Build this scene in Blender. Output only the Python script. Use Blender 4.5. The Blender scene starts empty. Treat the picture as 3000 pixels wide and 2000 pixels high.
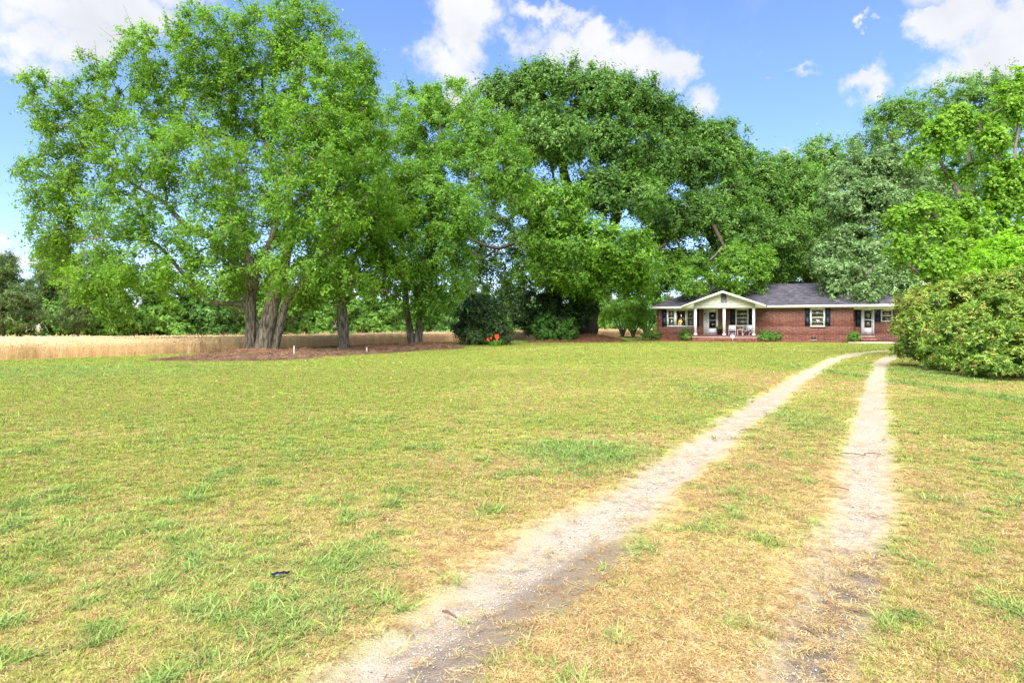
import bpy, math, random
import numpy as np
from mathutils import Vector

# ------------------------------------------------------------------ camera, sky, sun, exposure
SC = bpy.context.scene
EYE = 1.45           # eye height above the lawn
FPX = 1800.0         # focal length in photo pixels (3000 wide)
HY = 950.0           # horizon row
cam_d = bpy.data.cameras.new('camera')
cam = bpy.data.objects.new('camera', cam_d)
SC.collection.objects.link(cam)
cam.location = (0, 0, EYE)
cam.rotation_euler = (math.pi/2, 0, 0)
cam_d.sensor_width = 36.0
cam_d.lens = 36.0*FPX/3000.0
cam_d.shift_y = -(1000.0-HY)/3000.0
cam_d.clip_start = 0.05
cam_d.clip_end = 3000
SC.camera = cam
SUN_AZ, SUN_EL = math.radians(-165), math.radians(54)   # azimuth measured from +Y towards +X
sun_dir = Vector((math.sin(SUN_AZ)*math.cos(SUN_EL), math.cos(SUN_AZ)*math.cos(SUN_EL), math.sin(SUN_EL)))
sd = bpy.data.lights.new('sun', 'SUN')
sd.energy = 5.0
sd.angle = math.radians(60)
sd.color = (1.0, 0.955, 0.88)
sun = bpy.data.objects.new('sun', sd)
SC.collection.objects.link(sun)
sun.rotation_euler = sun_dir.to_track_quat('Z', 'Y').to_euler()
sun.location = (0, 0, 60)

W = bpy.data.worlds.new('World')
SC.world = W
W.use_nodes = True
SKY_STRENGTH = 0.105
SC.view_settings.view_transform = 'Standard'
SC.view_settings.look = 'None'
SC.view_settings.gamma = 1
SC.view_settings.use_curve_mapping = False
SC.view_settings.exposure = 1.42
SC.render.engine = 'CYCLES'
SC.cycles.max_bounces = 8
SC.cycles.diffuse_bounces = 6
SC.cycles.glossy_bounces = 2
SC.cycles.transmission_bounces = 6
SC.cycles.transparent_max_bounces = 6
SC.cycles.caustics_reflective = False
SC.cycles.caustics_refractive = False
SC.cycles.use_denoising = True
SC.cycles.denoiser = 'OPENIMAGEDENOISE'
SC.cycles.denoising_input_passes = 'RGB_ALBEDO_NORMAL'
SC.cycles.denoising_prefilter = 'NONE'

# ------------------------------------------------------------------ little helpers
K = 3000.0/2352.0
def P(px, py, Y):
    return np.array([(px-1500)/FPX*Y, Y, EYE-(py-HY)/FPX*Y])
def D(dx, dy, Y):
    return P(dx*K, dy*K, Y)
def G(px, py):
    Y = FPX*EYE/(py-HY)
    return ((px-1500)/FPX*Y, Y)

def hash2(ix, iy, seed):
    h = (ix.astype(np.int64)*374761393 + iy.astype(np.int64)*668265263 + seed*1442695041) & 0xFFFFFFFF
    h = ((h ^ (h >> 13))*1274126177) & 0xFFFFFFFF
    h = h ^ (h >> 16)
    return (h & 0xFFFF)/65535.0
def vnoise(x, y, seed=0):
    x = np.asarray(x, float); y = np.asarray(y, float)
    ix = np.floor(x).astype(np.int64); iy = np.floor(y).astype(np.int64)
    fx = x-ix; fy = y-iy
    fx = fx*fx*(3-2*fx); fy = fy*fy*(3-2*fy)
    a = hash2(ix, iy, seed); b = hash2(ix+1, iy, seed); c = hash2(ix, iy+1, seed); d = hash2(ix+1, iy+1, seed)
    return (a*(1-fx)+b*fx)*(1-fy)+(c*(1-fx)+d*fx)*fy
def fbm(x, y, seed=0, octv=4):
    s = 0; a = 1; t = 0
    for i in range(octv):
        s = s+a*vnoise(np.asarray(x)*2**i+13.7*i, np.asarray(y)*2**i-7.1*i, seed+i); t += a; a *= .55
    return s/t
def sstep(a, b, x):
    t = np.clip((x-a)/(b-a), 0, 1)
    return t*t*(3-2*t)

class MB:
    """collects faces of 3 or 4 corners with a value per face"""
    def __init__(s):
        s.V = []; s.Q = []; s.T = []; s.vq = []; s.vt = []; s.n = 0
    def add(s, V, F, val=0.5):
        V = np.asarray(V, float).reshape(-1, 3); F = np.asarray(F, int)
        if len(F) == 0: return
        val = np.broadcast_to(np.asarray(val, float), (len(F),))
        (s.Q if F.shape[1] == 4 else s.T).append(F+s.n)
        (s.vq if F.shape[1] == 4 else s.vt).append(val)
        s.V.append(V); s.n += len(V)
    def box(s, a, b, val=0.5, skip=()):
        x0, y0, z0 = a; x1, y1, z1 = b
        V = [(x0,y0,z0),(x1,y0,z0),(x1,y1,z0),(x0,y1,z0),(x0,y0,z1),(x1,y0,z1),(x1,y1,z1),(x0,y1,z1)]
        F = {'bottom': (0,3,2,1), 'top': (4,5,6,7), 'front': (0,1,5,4), 'right': (1,2,6,5), 'back': (2,3,7,6), 'left': (3,0,4,7)}
        s.add(V, [f for k, f in F.items() if k not in skip], val)
    def build(s, name, mat, parent=None, origin=None, smooth=False, face_val=True):
        V = np.concatenate(s.V) if s.V else np.zeros((0, 3))
        me = bpy.data.meshes.new(name)
        if origin is not None: V = V-np.asarray(origin)
        nq = sum(len(q) for q in s.Q); nt = sum(len(q) for q in s.T)
        idx = []; st = []; vals = []
        off = 0
        if nq:
            q = np.concatenate(s.Q); idx.append(q.ravel()); st.append(np.arange(nq)*4); off = nq*4; vals.append(np.concatenate(s.vq))
        if nt:
            t = np.concatenate(s.T); idx.append(t.ravel()); st.append(off+np.arange(nt)*3); vals.append(np.concatenate(s.vt))
        idx = np.concatenate(idx).astype(np.int32); st = np.concatenate(st).astype(np.int32)
        me.vertices.add(len(V)); me.vertices.foreach_set('co', V.astype(np.float32).ravel())
        me.loops.add(len(idx)); me.loops.foreach_set('vertex_index', idx)
        me.polygons.add(len(st)); me.polygons.foreach_set('loop_start', st)
        if face_val:
            at = me.attributes.new('v', 'FLOAT', 'FACE'); at.data.foreach_set('value', np.concatenate(vals).astype(np.float32))
        me.update(calc_edges=True)
        if smooth: me.polygons.foreach_set('use_smooth', np.ones(len(st), bool))
        if mat: me.materials.append(mat)
        return link(name, me, parent)

def link(name, me, parent=None, loc=None, rot=None):
    o = bpy.data.objects.new(name, me)
    SC.collection.objects.link(o)
    if parent is not None: o.parent = parent
    if loc is not None: o.location = loc
    if rot is not None: o.rotation_euler = rot
    return o
def tag(o, label=None, cat=None, group=None, kind=None):
    if label: o['label'] = label
    if cat: o['category'] = cat
    if group: o['group'] = group
    if kind: o['kind'] = kind
    return o
def empty(name, loc, label, cat, group=None, rot=0):
    o = link(name, None, None, tuple(float(c) for c in loc), (0, 0, rot))
    return tag(o, label, cat, group)

def tube(path, rad, k=6, bark=0.0, seed=0, cap=True):
    path = np.asarray(path, float); rad = np.asarray(rad, float)
    n = len(path)
    tan = np.gradient(path, axis=0); tan /= np.linalg.norm(tan, axis=1)[:, None]+1e-9
    ref = np.array([0, 1.0, 0.01]) if abs(tan[0][1]) < .8 else np.array([1.0, 0, .01])
    u = np.cross(tan, ref); u /= np.linalg.norm(u, axis=1)[:, None]+1e-9
    w = np.cross(tan, u)
    a = np.arange(k)/k*2*math.pi
    r = rad[:, None]*np.ones((1, k))
    if bark > 0:
        hgt = np.cumsum(np.r_[0, np.linalg.norm(np.diff(path, axis=0), axis=1)])
        nz = vnoise(np.tile(np.arange(k)*1.0, (n, 1)), np.tile(hgt[:, None]*1.6, (1, k)), seed)
        r = r*(1+bark*(nz-.5)*2)
    V = path[:, None, :]+r[..., None]*(np.cos(a)[None, :, None]*u[:, None, :]+np.sin(a)[None, :, None]*w[:, None, :])
    V = V.reshape(-1, 3)
    i = np.arange(n-1)[:, None]*k; j = np.arange(k)[None, :]; j2 = (j+1) % k
    F = np.stack([i+j, i+j2, i+k+j2, i+k+j], -1).reshape(-1, 4)
    return V, F
def lathe(prof, k=16):
    prof = np.asarray(prof, float); n = len(prof)
    a = np.arange(k)/k*2*math.pi
    V = np.stack([prof[:, None, 0]*np.cos(a), prof[:, None, 0]*np.sin(a), np.repeat(prof[:, 1:2], k, 1)], -1).reshape(-1, 3)
    i = np.arange(n-1)[:, None]*k; j = np.arange(k)[None, :]; j2 = (j+1) % k
    return V, np.stack([i+j, i+j2, i+k+j2, i+k+j], -1).reshape(-1, 4)
def smooth_path(pts, n=10):
    """Catmull-Rom through rows of (x,y,z,r)"""
    p = np.asarray(pts, float)
    p = np.vstack([2*p[0]-p[1], p, 2*p[-1]-p[-2]])
    out = []
    for i in range(1, len(p)-2):
        t = np.linspace(0, 1, n, endpoint=False)[:, None]
        a, b, c, d = p[i-1], p[i], p[i+1], p[i+2]
        out.append(.5*((2*b)+(-a+c)*t+(2*a-5*b+4*c-d)*t**2+(-a+3*b-3*c+d)*t**3))
    out.append(p[-2][None, :])
    return np.concatenate(out)

# ------------------------------------------------------------------ materials
def new_mat(name):
    m = bpy.data.materials.new(name); m.use_nodes = True
    nt = m.node_tree; nt.nodes.clear()
    return m, nt
def nd(nt, t, **kw):
    n = nt.nodes.new(t)
    for k, v in kw.items():
        if k.startswith('i_'):
            key = k[2:]
            key = int(key) if key.isdigit() else key.replace('_', ' ')
            n.inputs[key].default_value = v
        else: setattr(n, k, v)
    return n
def ramp(nt, stops, fac=None, interp='LINEAR'):
    r = nt.nodes.new('ShaderNodeValToRGB'); cr = r.color_ramp; cr.interpolation = interp
    while len(cr.elements) > 1: cr.elements.remove(cr.elements[0])
    cr.elements[0].position = stops[0][0]; cr.elements[0].color = (*stops[0][1], 1)
    for p, c in stops[1:]:
        e = cr.elements.new(p); e.color = (*c, 1)
    if fac is not None: nt.links.new(fac, r.inputs[0])
    return r.outputs[0]
def math_n(nt, op, a, b=None, c=None, clamp=False):
    n = nt.nodes.new('ShaderNodeMath'); n.operation = op; n.use_clamp = clamp
    for i, v in enumerate((a, b, c)):
        if v is None: continue
        if isinstance(v, (int, float)): n.inputs[i].default_value = v
        else: nt.links.new(v, n.inputs[i])
    return n.outputs[0]
def mixc(nt, f, a, b, blend='MIX'):
    n = nt.nodes.new('ShaderNodeMix'); n.data_type = 'RGBA'; n.blend_type = blend
    for i, v in ((0, f), (6, a), (7, b)):
        if isinstance(v, (int, float)): n.inputs[i].default_value = v
        elif isinstance(v, tuple): n.inputs[i].default_value = (*v, 1)
        else: nt.links.new(v, n.inputs[i])
    return n.outputs[2]
def noise_n(nt, scale, detail=4, rough=.55, vec=None, out=0):
    n = nd(nt, 'ShaderNodeTexNoise'); n.inputs['Scale'].default_value = scale
    n.inputs['Detail'].default_value = detail; n.inputs['Roughness'].default_value = rough
    if vec is not None: nt.links.new(vec, n.inputs['Vector'])
    return n.outputs[out]
def attr_n(nt, name, typ='GEOMETRY', out='Fac'):
    n = nd(nt, 'ShaderNodeAttribute', attribute_name=name, attribute_type=typ)
    return n.outputs[out]
def principled(nt, col, rough=.7, spec=.3, bump=None, bstr=.3, bdist=.02, metal=0):
    b = nd(nt, 'ShaderNodeBsdfPrincipled')
    if isinstance(col, tuple): b.inputs['Base Color'].default_value = (*col, 1)
    else: nt.links.new(col, b.inputs['Base Color'])
    if isinstance(rough, (int, float)): b.inputs['Roughness'].default_value = rough
    else: nt.links.new(rough, b.inputs['Roughness'])
    b.inputs['Specular IOR Level'].default_value = spec
    b.inputs['Metallic'].default_value = metal
    if bump is not None:
        bm = nd(nt, 'ShaderNodeBump'); bm.inputs['Strength'].default_value = bstr; bm.inputs['Distance'].default_value = bdist
        nt.links.new(bump, bm.inputs['Height']); nt.links.new(bm.outputs[0], b.inputs['Normal'])
    return b.outputs[0]
def out_n(nt, sh):
    o = nd(nt, 'ShaderNodeOutputMaterial'); nt.links.new(sh, o.inputs[0])
def simple(name, col, rough=.6, spec=.3, var=.12, nscale=6, bstr=.0, metal=0):
    m, nt = new_mat(name)
    tc = nd(nt, 'ShaderNodeTexCoord').outputs['Object']
    n = noise_n(nt, nscale, 5, .6, tc)
    lo = tuple(max(0, c*(1-var)) for c in col); hi = tuple(min(1, c*(1+var)) for c in col)
    c = ramp(nt, [(.3, lo), (.7, hi)], n)
    n2 = noise_n(nt, nscale*12, 3, .6, tc)
    out_n(nt, principled(nt, c, rough, spec, n2 if bstr > 0 else None, bstr, .01, metal))
    return m
def leaf_mat(name, stops, trans=.35, tcol=None, rough=.55, inst=False, spec=.25):
    m, nt = new_mat(name)
    v = attr_n(nt, 'v')
    c = ramp(nt, stops, v)
    b = principled(nt, c, rough, spec)
    t = nd(nt, 'ShaderNodeBsdfTranslucent')
    tc = mixc(nt, 1.0, c, tcol or (1.3, 1.5, .6), 'MULTIPLY')
    nt.links.new(tc, t.inputs[0])
    mx = nd(nt, 'ShaderNodeMixShader'); mx.inputs[0].default_value = trans
    nt.links.new(b, mx.inputs[1]); nt.links.new(t.outputs[0], mx.inputs[2])
    out_n(nt, mx.outputs[0])
    return m
def bark_mat(name, dark, light, zs=1.2):
    m, nt = new_mat(name)
    tc = nd(nt, 'ShaderNodeTexCoord').outputs['Object']
    mp = nd(nt, 'ShaderNodeMapping'); mp.inputs['Scale'].default_value = (9, 9, zs); nt.links.new(tc, mp.inputs[0])
    n = noise_n(nt, 1.6, 6, .65, mp.outputs[0])
    n2 = noise_n(nt, 1.1, 3, .5, tc)
    c = ramp(nt, [(.42, dark), (.5, tuple(a*.6+b*.4 for a, b in zip(dark, light))), (.6, light)], n)
    c = mixc(nt, math_n(nt, 'MULTIPLY', n2, .5), c, tuple(a*.55 for a in light))
    out_n(nt, principled(nt, c, .9, .15, n, .9, .05))
    return m

M = {}
M['leaf_elm'] = leaf_mat('fresh_green_leaf', [(0, (.045,.125,.010)), (.5, (.138,.270,.024)), (1, (.275,.440,.056))], 0.52)
M['leaf_elm2'] = leaf_mat('bright_green_leaf', [(0, (.052,.140,.010)), (.5, (.152,.288,.024)), (1, (.295,.455,.056))], 0.52)
M['leaf_elm3'] = leaf_mat('soft_green_leaf', [(0, (.058,.140,.018)), (.5, (.145,.290,.034)), (1, (.280,.450,.080))], 0.5)
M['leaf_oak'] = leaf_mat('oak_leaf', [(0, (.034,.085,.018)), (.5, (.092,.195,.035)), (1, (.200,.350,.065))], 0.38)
M['leaf_oak_low'] = leaf_mat('low_oak_leaf', [(0, (.045,.115,.012)), (.5, (.125,.265,.025)), (1, (.270,.440,.060))], 0.42)  # stronger green than the main oak leaf, for low and drooping leaves
M['leaf_grey'] = leaf_mat('grey_green_leaf', [(0, (0.063,0.114,0.033)), (.5, (0.147,0.246,0.081)), (1, (0.282,0.418,0.173))], .32, (1.1, 1.3, .7))
M['leaf_back'] = leaf_mat('distant_leaf', [(0, (.070,.145,.035)), (.5, (.150,.280,.062)), (1, (.270,.430,.110))], 0.4)
M['leaf_maple'] = leaf_mat('lime_green_leaf', [(0, (.085,.200,.014)), (.5, (.190,.345,.034)), (1, (.330,.490,.085))], 0.5)
M['leaf_lime'] = leaf_mat('yellow_green_leaf', [(0, (.130,.270,.015)), (.5, (.250,.450,.028)), (1, (.390,.590,.070))], 0.5)
M['leaf_azalea'] = leaf_mat('azalea_leaf', [(0, (.022,.045,.012)), (.25, (.085,.150,.026)), (.55, (.180,.310,.042)), (.85, (.33,.44,.080)), (1, (.48,.30,.11))], 0.3)
M['leaf_dark'] = leaf_mat('glossy_dark_leaf', [(0, (.008,.022,.006)), (.5, (.018,.048,.010)), (1, (.07,.13,.025))], .15, rough=.45, spec=.3)
M['leaf_box'] = leaf_mat('boxwood_leaf', [(0, (0.035,0.093,0.017)), (.5, (0.096,0.224,0.033)), (1, (0.218,0.397,0.058))], .3)
M['leaf_pine'] = leaf_mat('pine_needle', [(0, (0.055,0.100,0.030)), (.5, (0.105,0.170,0.050)), (1, (0.175,0.255,0.080))], .25, (1.1,1.2,.7))
M['leaf_wood1'] = leaf_mat('woodland_leaf', [(0, (.048,.115,.035)), (.5, (.120,.270,.065)), (1, (.230,.440,.115))], 0.4)
M['leaf_wood2'] = leaf_mat('light_woodland_leaf', [(0, (.070,.150,.028)), (.5, (.165,.320,.055)), (1, (.290,.480,.100))], 0.42)
M['bark_elm'] = bark_mat('flaky_brown_bark', (.035,.026,.018), (.34,.28,.21))
M['bark_oak'] = bark_mat('dark_furrowed_bark', (.018,.013,.010), (.105,.080,.060))
M['bark_grey'] = bark_mat('grey_bark', (.07,.055,.045), (.30,.26,.22))
M['bark_dark'] = simple('dark_brown_bark', (.05,.04,.032), .9, .1)  # plain dark brown bark for shrubs and woodland trunks

# ------------------------------------------------------------------ world: daylight sky with fair-weather clouds
def build_world():
    nt = W.node_tree; nt.nodes.clear()
    sky = nd(nt, 'ShaderNodeTexSky', sky_type='NISHITA')
    sky.sun_disc = False; sky.sun_elevation = SUN_EL; sky.sun_rotation = SUN_AZ
    sky.air_density = 1.0; sky.dust_density = 0.15; sky.ozone_density = 2.5
    hs = nd(nt, 'ShaderNodeHueSaturation'); hs.inputs['Saturation'].default_value = 1.12
    nt.links.new(sky.outputs[0], hs.inputs['Color'])
    skyc = mixc(nt, 1.0, hs.outputs[0], SKY_TINT, 'MULTIPLY')
    g = nd(nt, 'ShaderNodeTexCoord').outputs['Generated']
    sx = nd(nt, 'ShaderNodeSeparateXYZ'); nt.links.new(g, sx.inputs[0])
    az = math_n(nt, 'ARCTAN2', sx.outputs[0], sx.outputs[1])
    el = math_n(nt, 'ARCSINE', sx.outputs[2])
    cb = nd(nt, 'ShaderNodeCombineXYZ'); nt.links.new(az, cb.inputs[0]); nt.links.new(el, cb.inputs[1])
    w1 = nd(nt, 'ShaderNodeVectorMath', operation='SUBTRACT'); nt.links.new(noise_n(nt, 7, 8, .62, g, 1), w1.inputs[0]); w1.inputs[1].default_value = (.5, .5, .5)
    w2 = nd(nt, 'ShaderNodeVectorMath', operation='MULTIPLY_ADD'); nt.links.new(w1.outputs[0], w2.inputs[0]); w2.inputs[1].default_value = (.20, .17, 0); nt.links.new(cb.outputs[0], w2.inputs[2])
    w3 = nd(nt, 'ShaderNodeVectorMath', operation='SUBTRACT'); nt.links.new(noise_n(nt, 26, 7, .65, g, 1), w3.inputs[0]); w3.inputs[1].default_value = (.5, .5, .5)
    w4 = nd(nt, 'ShaderNodeVectorMath', operation='MULTIPLY_ADD'); nt.links.new(w3.outputs[0], w4.inputs[0]); w4.inputs[1].default_value = (.07, .06, 0); nt.links.new(w2.outputs[0], w4.inputs[2])
    ae = w4.outputs[0]
    lowf = math_n(nt, 'SUBTRACT', 1.0, math_n(nt, 'MULTIPLY', math_n(nt, 'ABSOLUTE', el), 2.6), None, True)
    skyc = mixc(nt, lowf, skyc, mixc(nt, 1.0, skyc, (.66, .80, .95), 'MULTIPLY'))
    # warped cloud noise
    n1 = noise_n(nt, 5.5, 9, .60, g)
    n2 = noise_n(nt, 19, 7, .62, g)
    nz = math_n(nt, 'ADD', math_n(nt, 'MULTIPLY', math_n(nt, 'SUBTRACT', n1, .5), 2.5), math_n(nt, 'MULTIPLY', math_n(nt, 'SUBTRACT', n2, .5), 1.5))
    blobs = [  # photo columns/rows (2352 wide) of the cloud banks and their half sizes, weight
        (190, 30, 225, 120, 1.0), (60, 90, 120, 90, .8), (200, 130, 170, 90, .9), (300, 110, 90, 50, .7),
        (40, 572, 75, 28, .8),
        (1075, 60, 100, 110, 1.05), (1040, 150, 110, 70, .95), (1060, 230, 85, 70, .85),
        (1250, 20, 90, 30, .7), (1215, 80, 60, 45, .55),
        (1330, 90, 90, 60, .95), (1420, 130, 130, 70, 1.05), (1500, 150, 80, 60, .8), (1600, 235, 45, 50, .55),
        (1720, 120, 60, 22, .1), (1815, 200, 70, 18, .5), (2000, 195, 80, 50, .85), (2010,165,60,30,.7),
        (1998, 55, 34, 20, .75), (1800, 362, 28, 12, .6),
        (2190, 40, 150, 60, 1.0), (2280, 90, 150, 90, 1.0), (2200, 160, 120, 50, .7), (2330, 40, 120, 80, 1.0), (2420, 90, 130, 130, 1.0),
        (250, -90, 300, 90, .8), (1250, -130, 300, 90, .8), (2300, -120, 260, 110, .9), (-260, 260, 200, 160, .9), (-500, 60, 250, 200, .9), (2750, 200, 260, 160, .9)]
    tot = None
    for (x, y, rx, ry, w) in blobs:
        q = D(x, y, 10.0)-np.array([0, 0, EYE]); q /= np.linalg.norm(q)
        a0 = math.atan2(q[0], q[1]); e0 = math.asin(q[2])
        q2 = D(x+rx, y, 10.0)-np.array([0, 0, EYE]); q2 /= np.linalg.norm(q2)
        q3 = D(x, y-ry, 10.0)-np.array([0, 0, EYE]); q3 /= np.linalg.norm(q3)
        ra = abs(math.atan2(q2[0], q2[1])-a0)*1.25; re = abs(math.asin(q3[2])-e0)*1.25
        v = nd(nt, 'ShaderNodeVectorMath', operation='SUBTRACT'); nt.links.new(ae, v.inputs[0]); v.inputs[1].default_value = (a0, e0, 0)
        v2 = nd(nt, 'ShaderNodeVectorMath', operation='MULTIPLY'); nt.links.new(v.outputs[0], v2.inputs[0]); v2.inputs[1].default_value = (1/ra, 1/re, 0)
        v3 = nd(nt, 'ShaderNodeVectorMath', operation='LENGTH'); nt.links.new(v2.outputs[0], v3.inputs[0])
        b = math_n(nt, 'MULTIPLY', math_n(nt, 'SUBTRACT', 1.0, v3.outputs['Value'], None, True), 1.6*w)
        tot = b if tot is None else math_n(nt, 'SMOOTH_MAX', tot, b, .12)
    # the rest of the sky carries the same broken cumulus
    away = math_n(nt, 'MAXIMUM', math_n(nt, 'MULTIPLY', math_n(nt, 'SUBTRACT', math_n(nt, 'ABSOLUTE', az), .95), 2.2, None, True),
                  math_n(nt, 'MULTIPLY', math_n(nt, 'SUBTRACT', el, .68), 3.0, None, True))
    n3 = noise_n(nt, 2.6, 4, .5, g)
    gen = math_n(nt, 'MULTIPLY', math_n(nt, 'MULTIPLY', math_n(nt, 'SUBTRACT', n3, .46), 6.0, None, True), away)
    tot = math_n(nt, 'MAXIMUM', tot, gen)
    present = math_n(nt, 'MULTIPLY', tot, 4.0, None, True)
    dens = math_n(nt, 'ADD', tot, math_n(nt, 'MULTIPLY', nz, math_n(nt, 'MULTIPLY', present, .8)))
    mr = nd(nt, 'ShaderNodeMapRange', interpolation_type='SMOOTHSTEP'); nt.links.new(dens, mr.inputs[0])
    mr.inputs[1].default_value = .06; mr.inputs[2].default_value = 1.0; mr.inputs[3].default_value = 0; mr.inputs[4].default_value = .97
    # shaded undersides, bright tops
    shade = noise_n(nt, 9, 5, .55, g)
    cc = ramp(nt, [(.30, (.80, .82, .87)), (.5, (.93, .94, .97)), (.64, (1.0, 1.0, 1.0))], shade)
    bg1 = nd(nt, 'ShaderNodeBackground'); nt.links.new(skyc, bg1.inputs[0]); bg1.inputs[1].default_value = SKY_STRENGTH
    bg2 = nd(nt, 'ShaderNodeBackground'); nt.links.new(cc, bg2.inputs[0]); bg2.inputs[1].default_value = CLOUD_STRENGTH
    mx = nd(nt, 'ShaderNodeMixShader'); nt.links.new(mr.outputs[0], mx.inputs[0]); nt.links.new(bg1.outputs[0], mx.inputs[1]); nt.links.new(bg2.outputs[0], mx.inputs[2])
    o = nd(nt, 'ShaderNodeOutputWorld'); nt.links.new(mx.outputs[0], o.inputs[0])
    W.cycles.sampling_method = 'MANUAL'; W.cycles.sample_map_resolution = 512
SKY_TINT = (1.06, .95, 1.06)
CLOUD_STRENGTH = .385
build_world()

# ------------------------------------------------------------------ terrain
EX = np.array([-400, -60, -45, -20.7, -15.3, -10.7, -4.6, 5, 16.6, 40, 90, 400.])
EY = np.array([-30, -2, 9, 24.9, 31.3, 40.0, 49.5, 64, 76, 100, 150, 330.])
def edge_y(x): return np.interp(x, EX, EY)
def terrain(x, y):
    x = np.asarray(x, float); y = np.asarray(y, float)
    d = np.maximum(0, y-edge_y(x)+.3*0)
    d = np.maximum(0, d-3)
    z = -0.013*d*sstep(0, 25, d)
    return np.maximum(z, -3.4)

def poly_px(pts): return np.array([G(*p) for p in pts])
L_TR = poly_px([(860, 2300), (1110, 1990), (1371, 1786), (1645, 1594), (1888, 1441), (2092, 1288), (2232, 1186), (2360, 1097), (2449, 1050), (2520, 1034), (2600, 1027), (2700, 1024), (2850, 1023)])
R_TR = poly_px([(2240, 2350), (2348, 1970), (2440, 1780), (2491, 1590), (2525, 1487), (2538, 1367), (2548, 1258), (2557, 1172), (2566, 1109), (2585, 1060), (2620, 1040), (2700, 1030)])
MUD1 = poly_px([(1230, 2060), (1350, 1935), (1480, 1850), (1590, 1760), (1700, 1690), (1790, 1620)])
MUD2 = poly_px([(2390, 2040), (2400, 1900), (2440, 1800), (2500, 1720), (2550, 1620)])
def dist_poly(x, y, pl):
    best = np.full(np.shape(x), 1e9); side = np.zeros(np.shape(x))
    for (ax, ay), (bx, by) in zip(pl[:-1], pl[1:]):
        dx, dy = bx-ax, by-ay; L2 = dx*dx+dy*dy
        t = np.clip(((x-ax)*dx+(y-ay)*dy)/L2, 0, 1)
        ex = x-(ax+t*dx); ey = y-(ay+t*dy)
        d = np.hypot(ex, ey)
        s = np.sign(dx*ey-dy*ex)
        m = d < best
        best = np.where(m, d, best); side = np.where(m, s, side)
    return best, side
def px_blob(x, y, px, py, rx, ry):
    """1 inside an oval patch of ground, falling to 0"""
    X0, Y0 = G(px, py); X1, _ = G(px+rx, py); _, Y1 = G(px, py-ry)
    return np.exp(-(((x-X0)/(X1-X0))**2+((y-Y0)/(Y1-Y0))**2))
def ground_fields(x, y):
    x = np.asarray(x, float); y = np.asarray(y, float)
    wob = (fbm(x*1.3, y*1.3, 3)-.5)*.26
    dl, sl = dist_poly(x, y, L_TR); dr, sr = dist_poly(x, y, R_TR)
    hwl = .19+.07*vnoise(x*.7, y*.7, 5); hwr = .155+.06*vnoise(x*.7, y*.7, 6)
    tl = (dl+wob)/hwl; tr = (dr+wob*.8)/hwr
    fade_r = .30*sstep(4.6, 2.9, y)     # the eastern rut dissolves into straw near the viewer
    patch = fbm(x*1.7, y*1.7, 21)
    tr = tr+fade_r*(1.0*(1-.0)+ (patch-.5)*1.6)*1.0
    trk = np.clip(np.minimum(np.abs(tl), np.abs(tr)), 0, 4)
    d1, _ = dist_poly(x, y, MUD1); d2, _ = dist_poly(x, y, MUD2)
    mud = np.maximum(np.exp(-(d1/.17)**2), .95*np.exp(-(d2/.15)**2)*sstep(6, 3, y))
    mud = np.clip(mud*(.55+.9*fbm(x*2.6, y*2.6, 31))+.25*np.exp(-(np.maximum(dl-hwl, 0)/.2)**2)*sstep(1, 0, np.abs(tl)-1.8), 0, 1)
    # dryness
    nearness = sstep(13, 3.5, y)
    b1 = fbm(x*.35+5, y*.35, 11); b2 = fbm(x*1.3, y*1.1, 12); b3 = fbm(x*.12, y*.22, 13)
    dry = .13+.17*nearness+(b1-.5)*.6+(b2-.5)*.75*(.5+.5*nearness)+(b3-.5)*.45
    dmin = np.minimum(dl, dr)
    between = (x > np.interp(y, L_TR[:, 1], L_TR[:, 0])) & (x < np.interp(y, R_TR[:, 1], R_TR[:, 0]))
    dry = dry+.24*np.exp(-(dmin/.7)**2)+np.where(between, .12*sstep(14, 4, y)+.04, 0)
    rgt = x > np.interp(y, R_TR[:, 1], R_TR[:, 0])
    dry = dry+np.where(rgt, .05, 0)
    dry = dry-.30*sstep(-2, -14, x)*sstep(12, 22, y)-.16*sstep(0, -2.5, x)*sstep(3.2, 6, y)
    dry = dry-.20*sstep(30, 48, y)
    lush = np.zeros_like(x)
    for (px, py, rx, ry, w) in [(1720, 1325, 170, 36, 1.0), (1620, 1340, 120, 22, .5), (640, 1640, 240, 90, .42), (1010, 1650, 150, 70, .75), (900, 1800, 260, 110, .6),
                                (300, 1560, 260, 80, .25), (1440, 1500, 45, 16, .9), (1150, 1480, 40, 14, .8), (2180, 1180, 90, 60, .40), (2120, 1260, 110, 40, .35), (2640, 1120, 40, 70, .8), (2700, 1450, 90, 30, .5),
                                (2640, 1085, 60, 20, .6), (2760, 1105, 90, 14, .55), (250, 1080, 500, 26, .35)]:
        bl = px_blob(x, y, px, py, rx, ry)*w*.8
        lush = np.maximum(lush, bl)
    lush = lush*(.65+.7*fbm(x*2.2, y*2.2, 17))
    # small green tussocks
    ts = fbm(x*3.6+9, y*3.2, 41)
    lush = np.maximum(lush, sstep(.54, .70, ts)*(.10+.90*nearness)*.45)
    for (px, py, rx, ry, w) in [(1760, 1285, 160, 12, .55), (2250, 1110, 150, 26, .35), (150, 1850, 380, 130, .35), (1050, 1820, 120, 60, .35), (1450, 1700, 260, 110, .22), (2650, 1120, 30, 8, .3), (2750, 1160, 200, 14, .3), (1300, 1260, 260, 20, .22), (2880, 1135, 260, 10, .35), (1100, 1215, 200, 14, .2)]:
        dry = dry+px_blob(x, y, px, py, rx, ry)*w
    dry = np.clip(dry-.55*lush, 0, 1)
    return trk, mud, dry, np.clip(lush, 0, 1)

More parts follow.
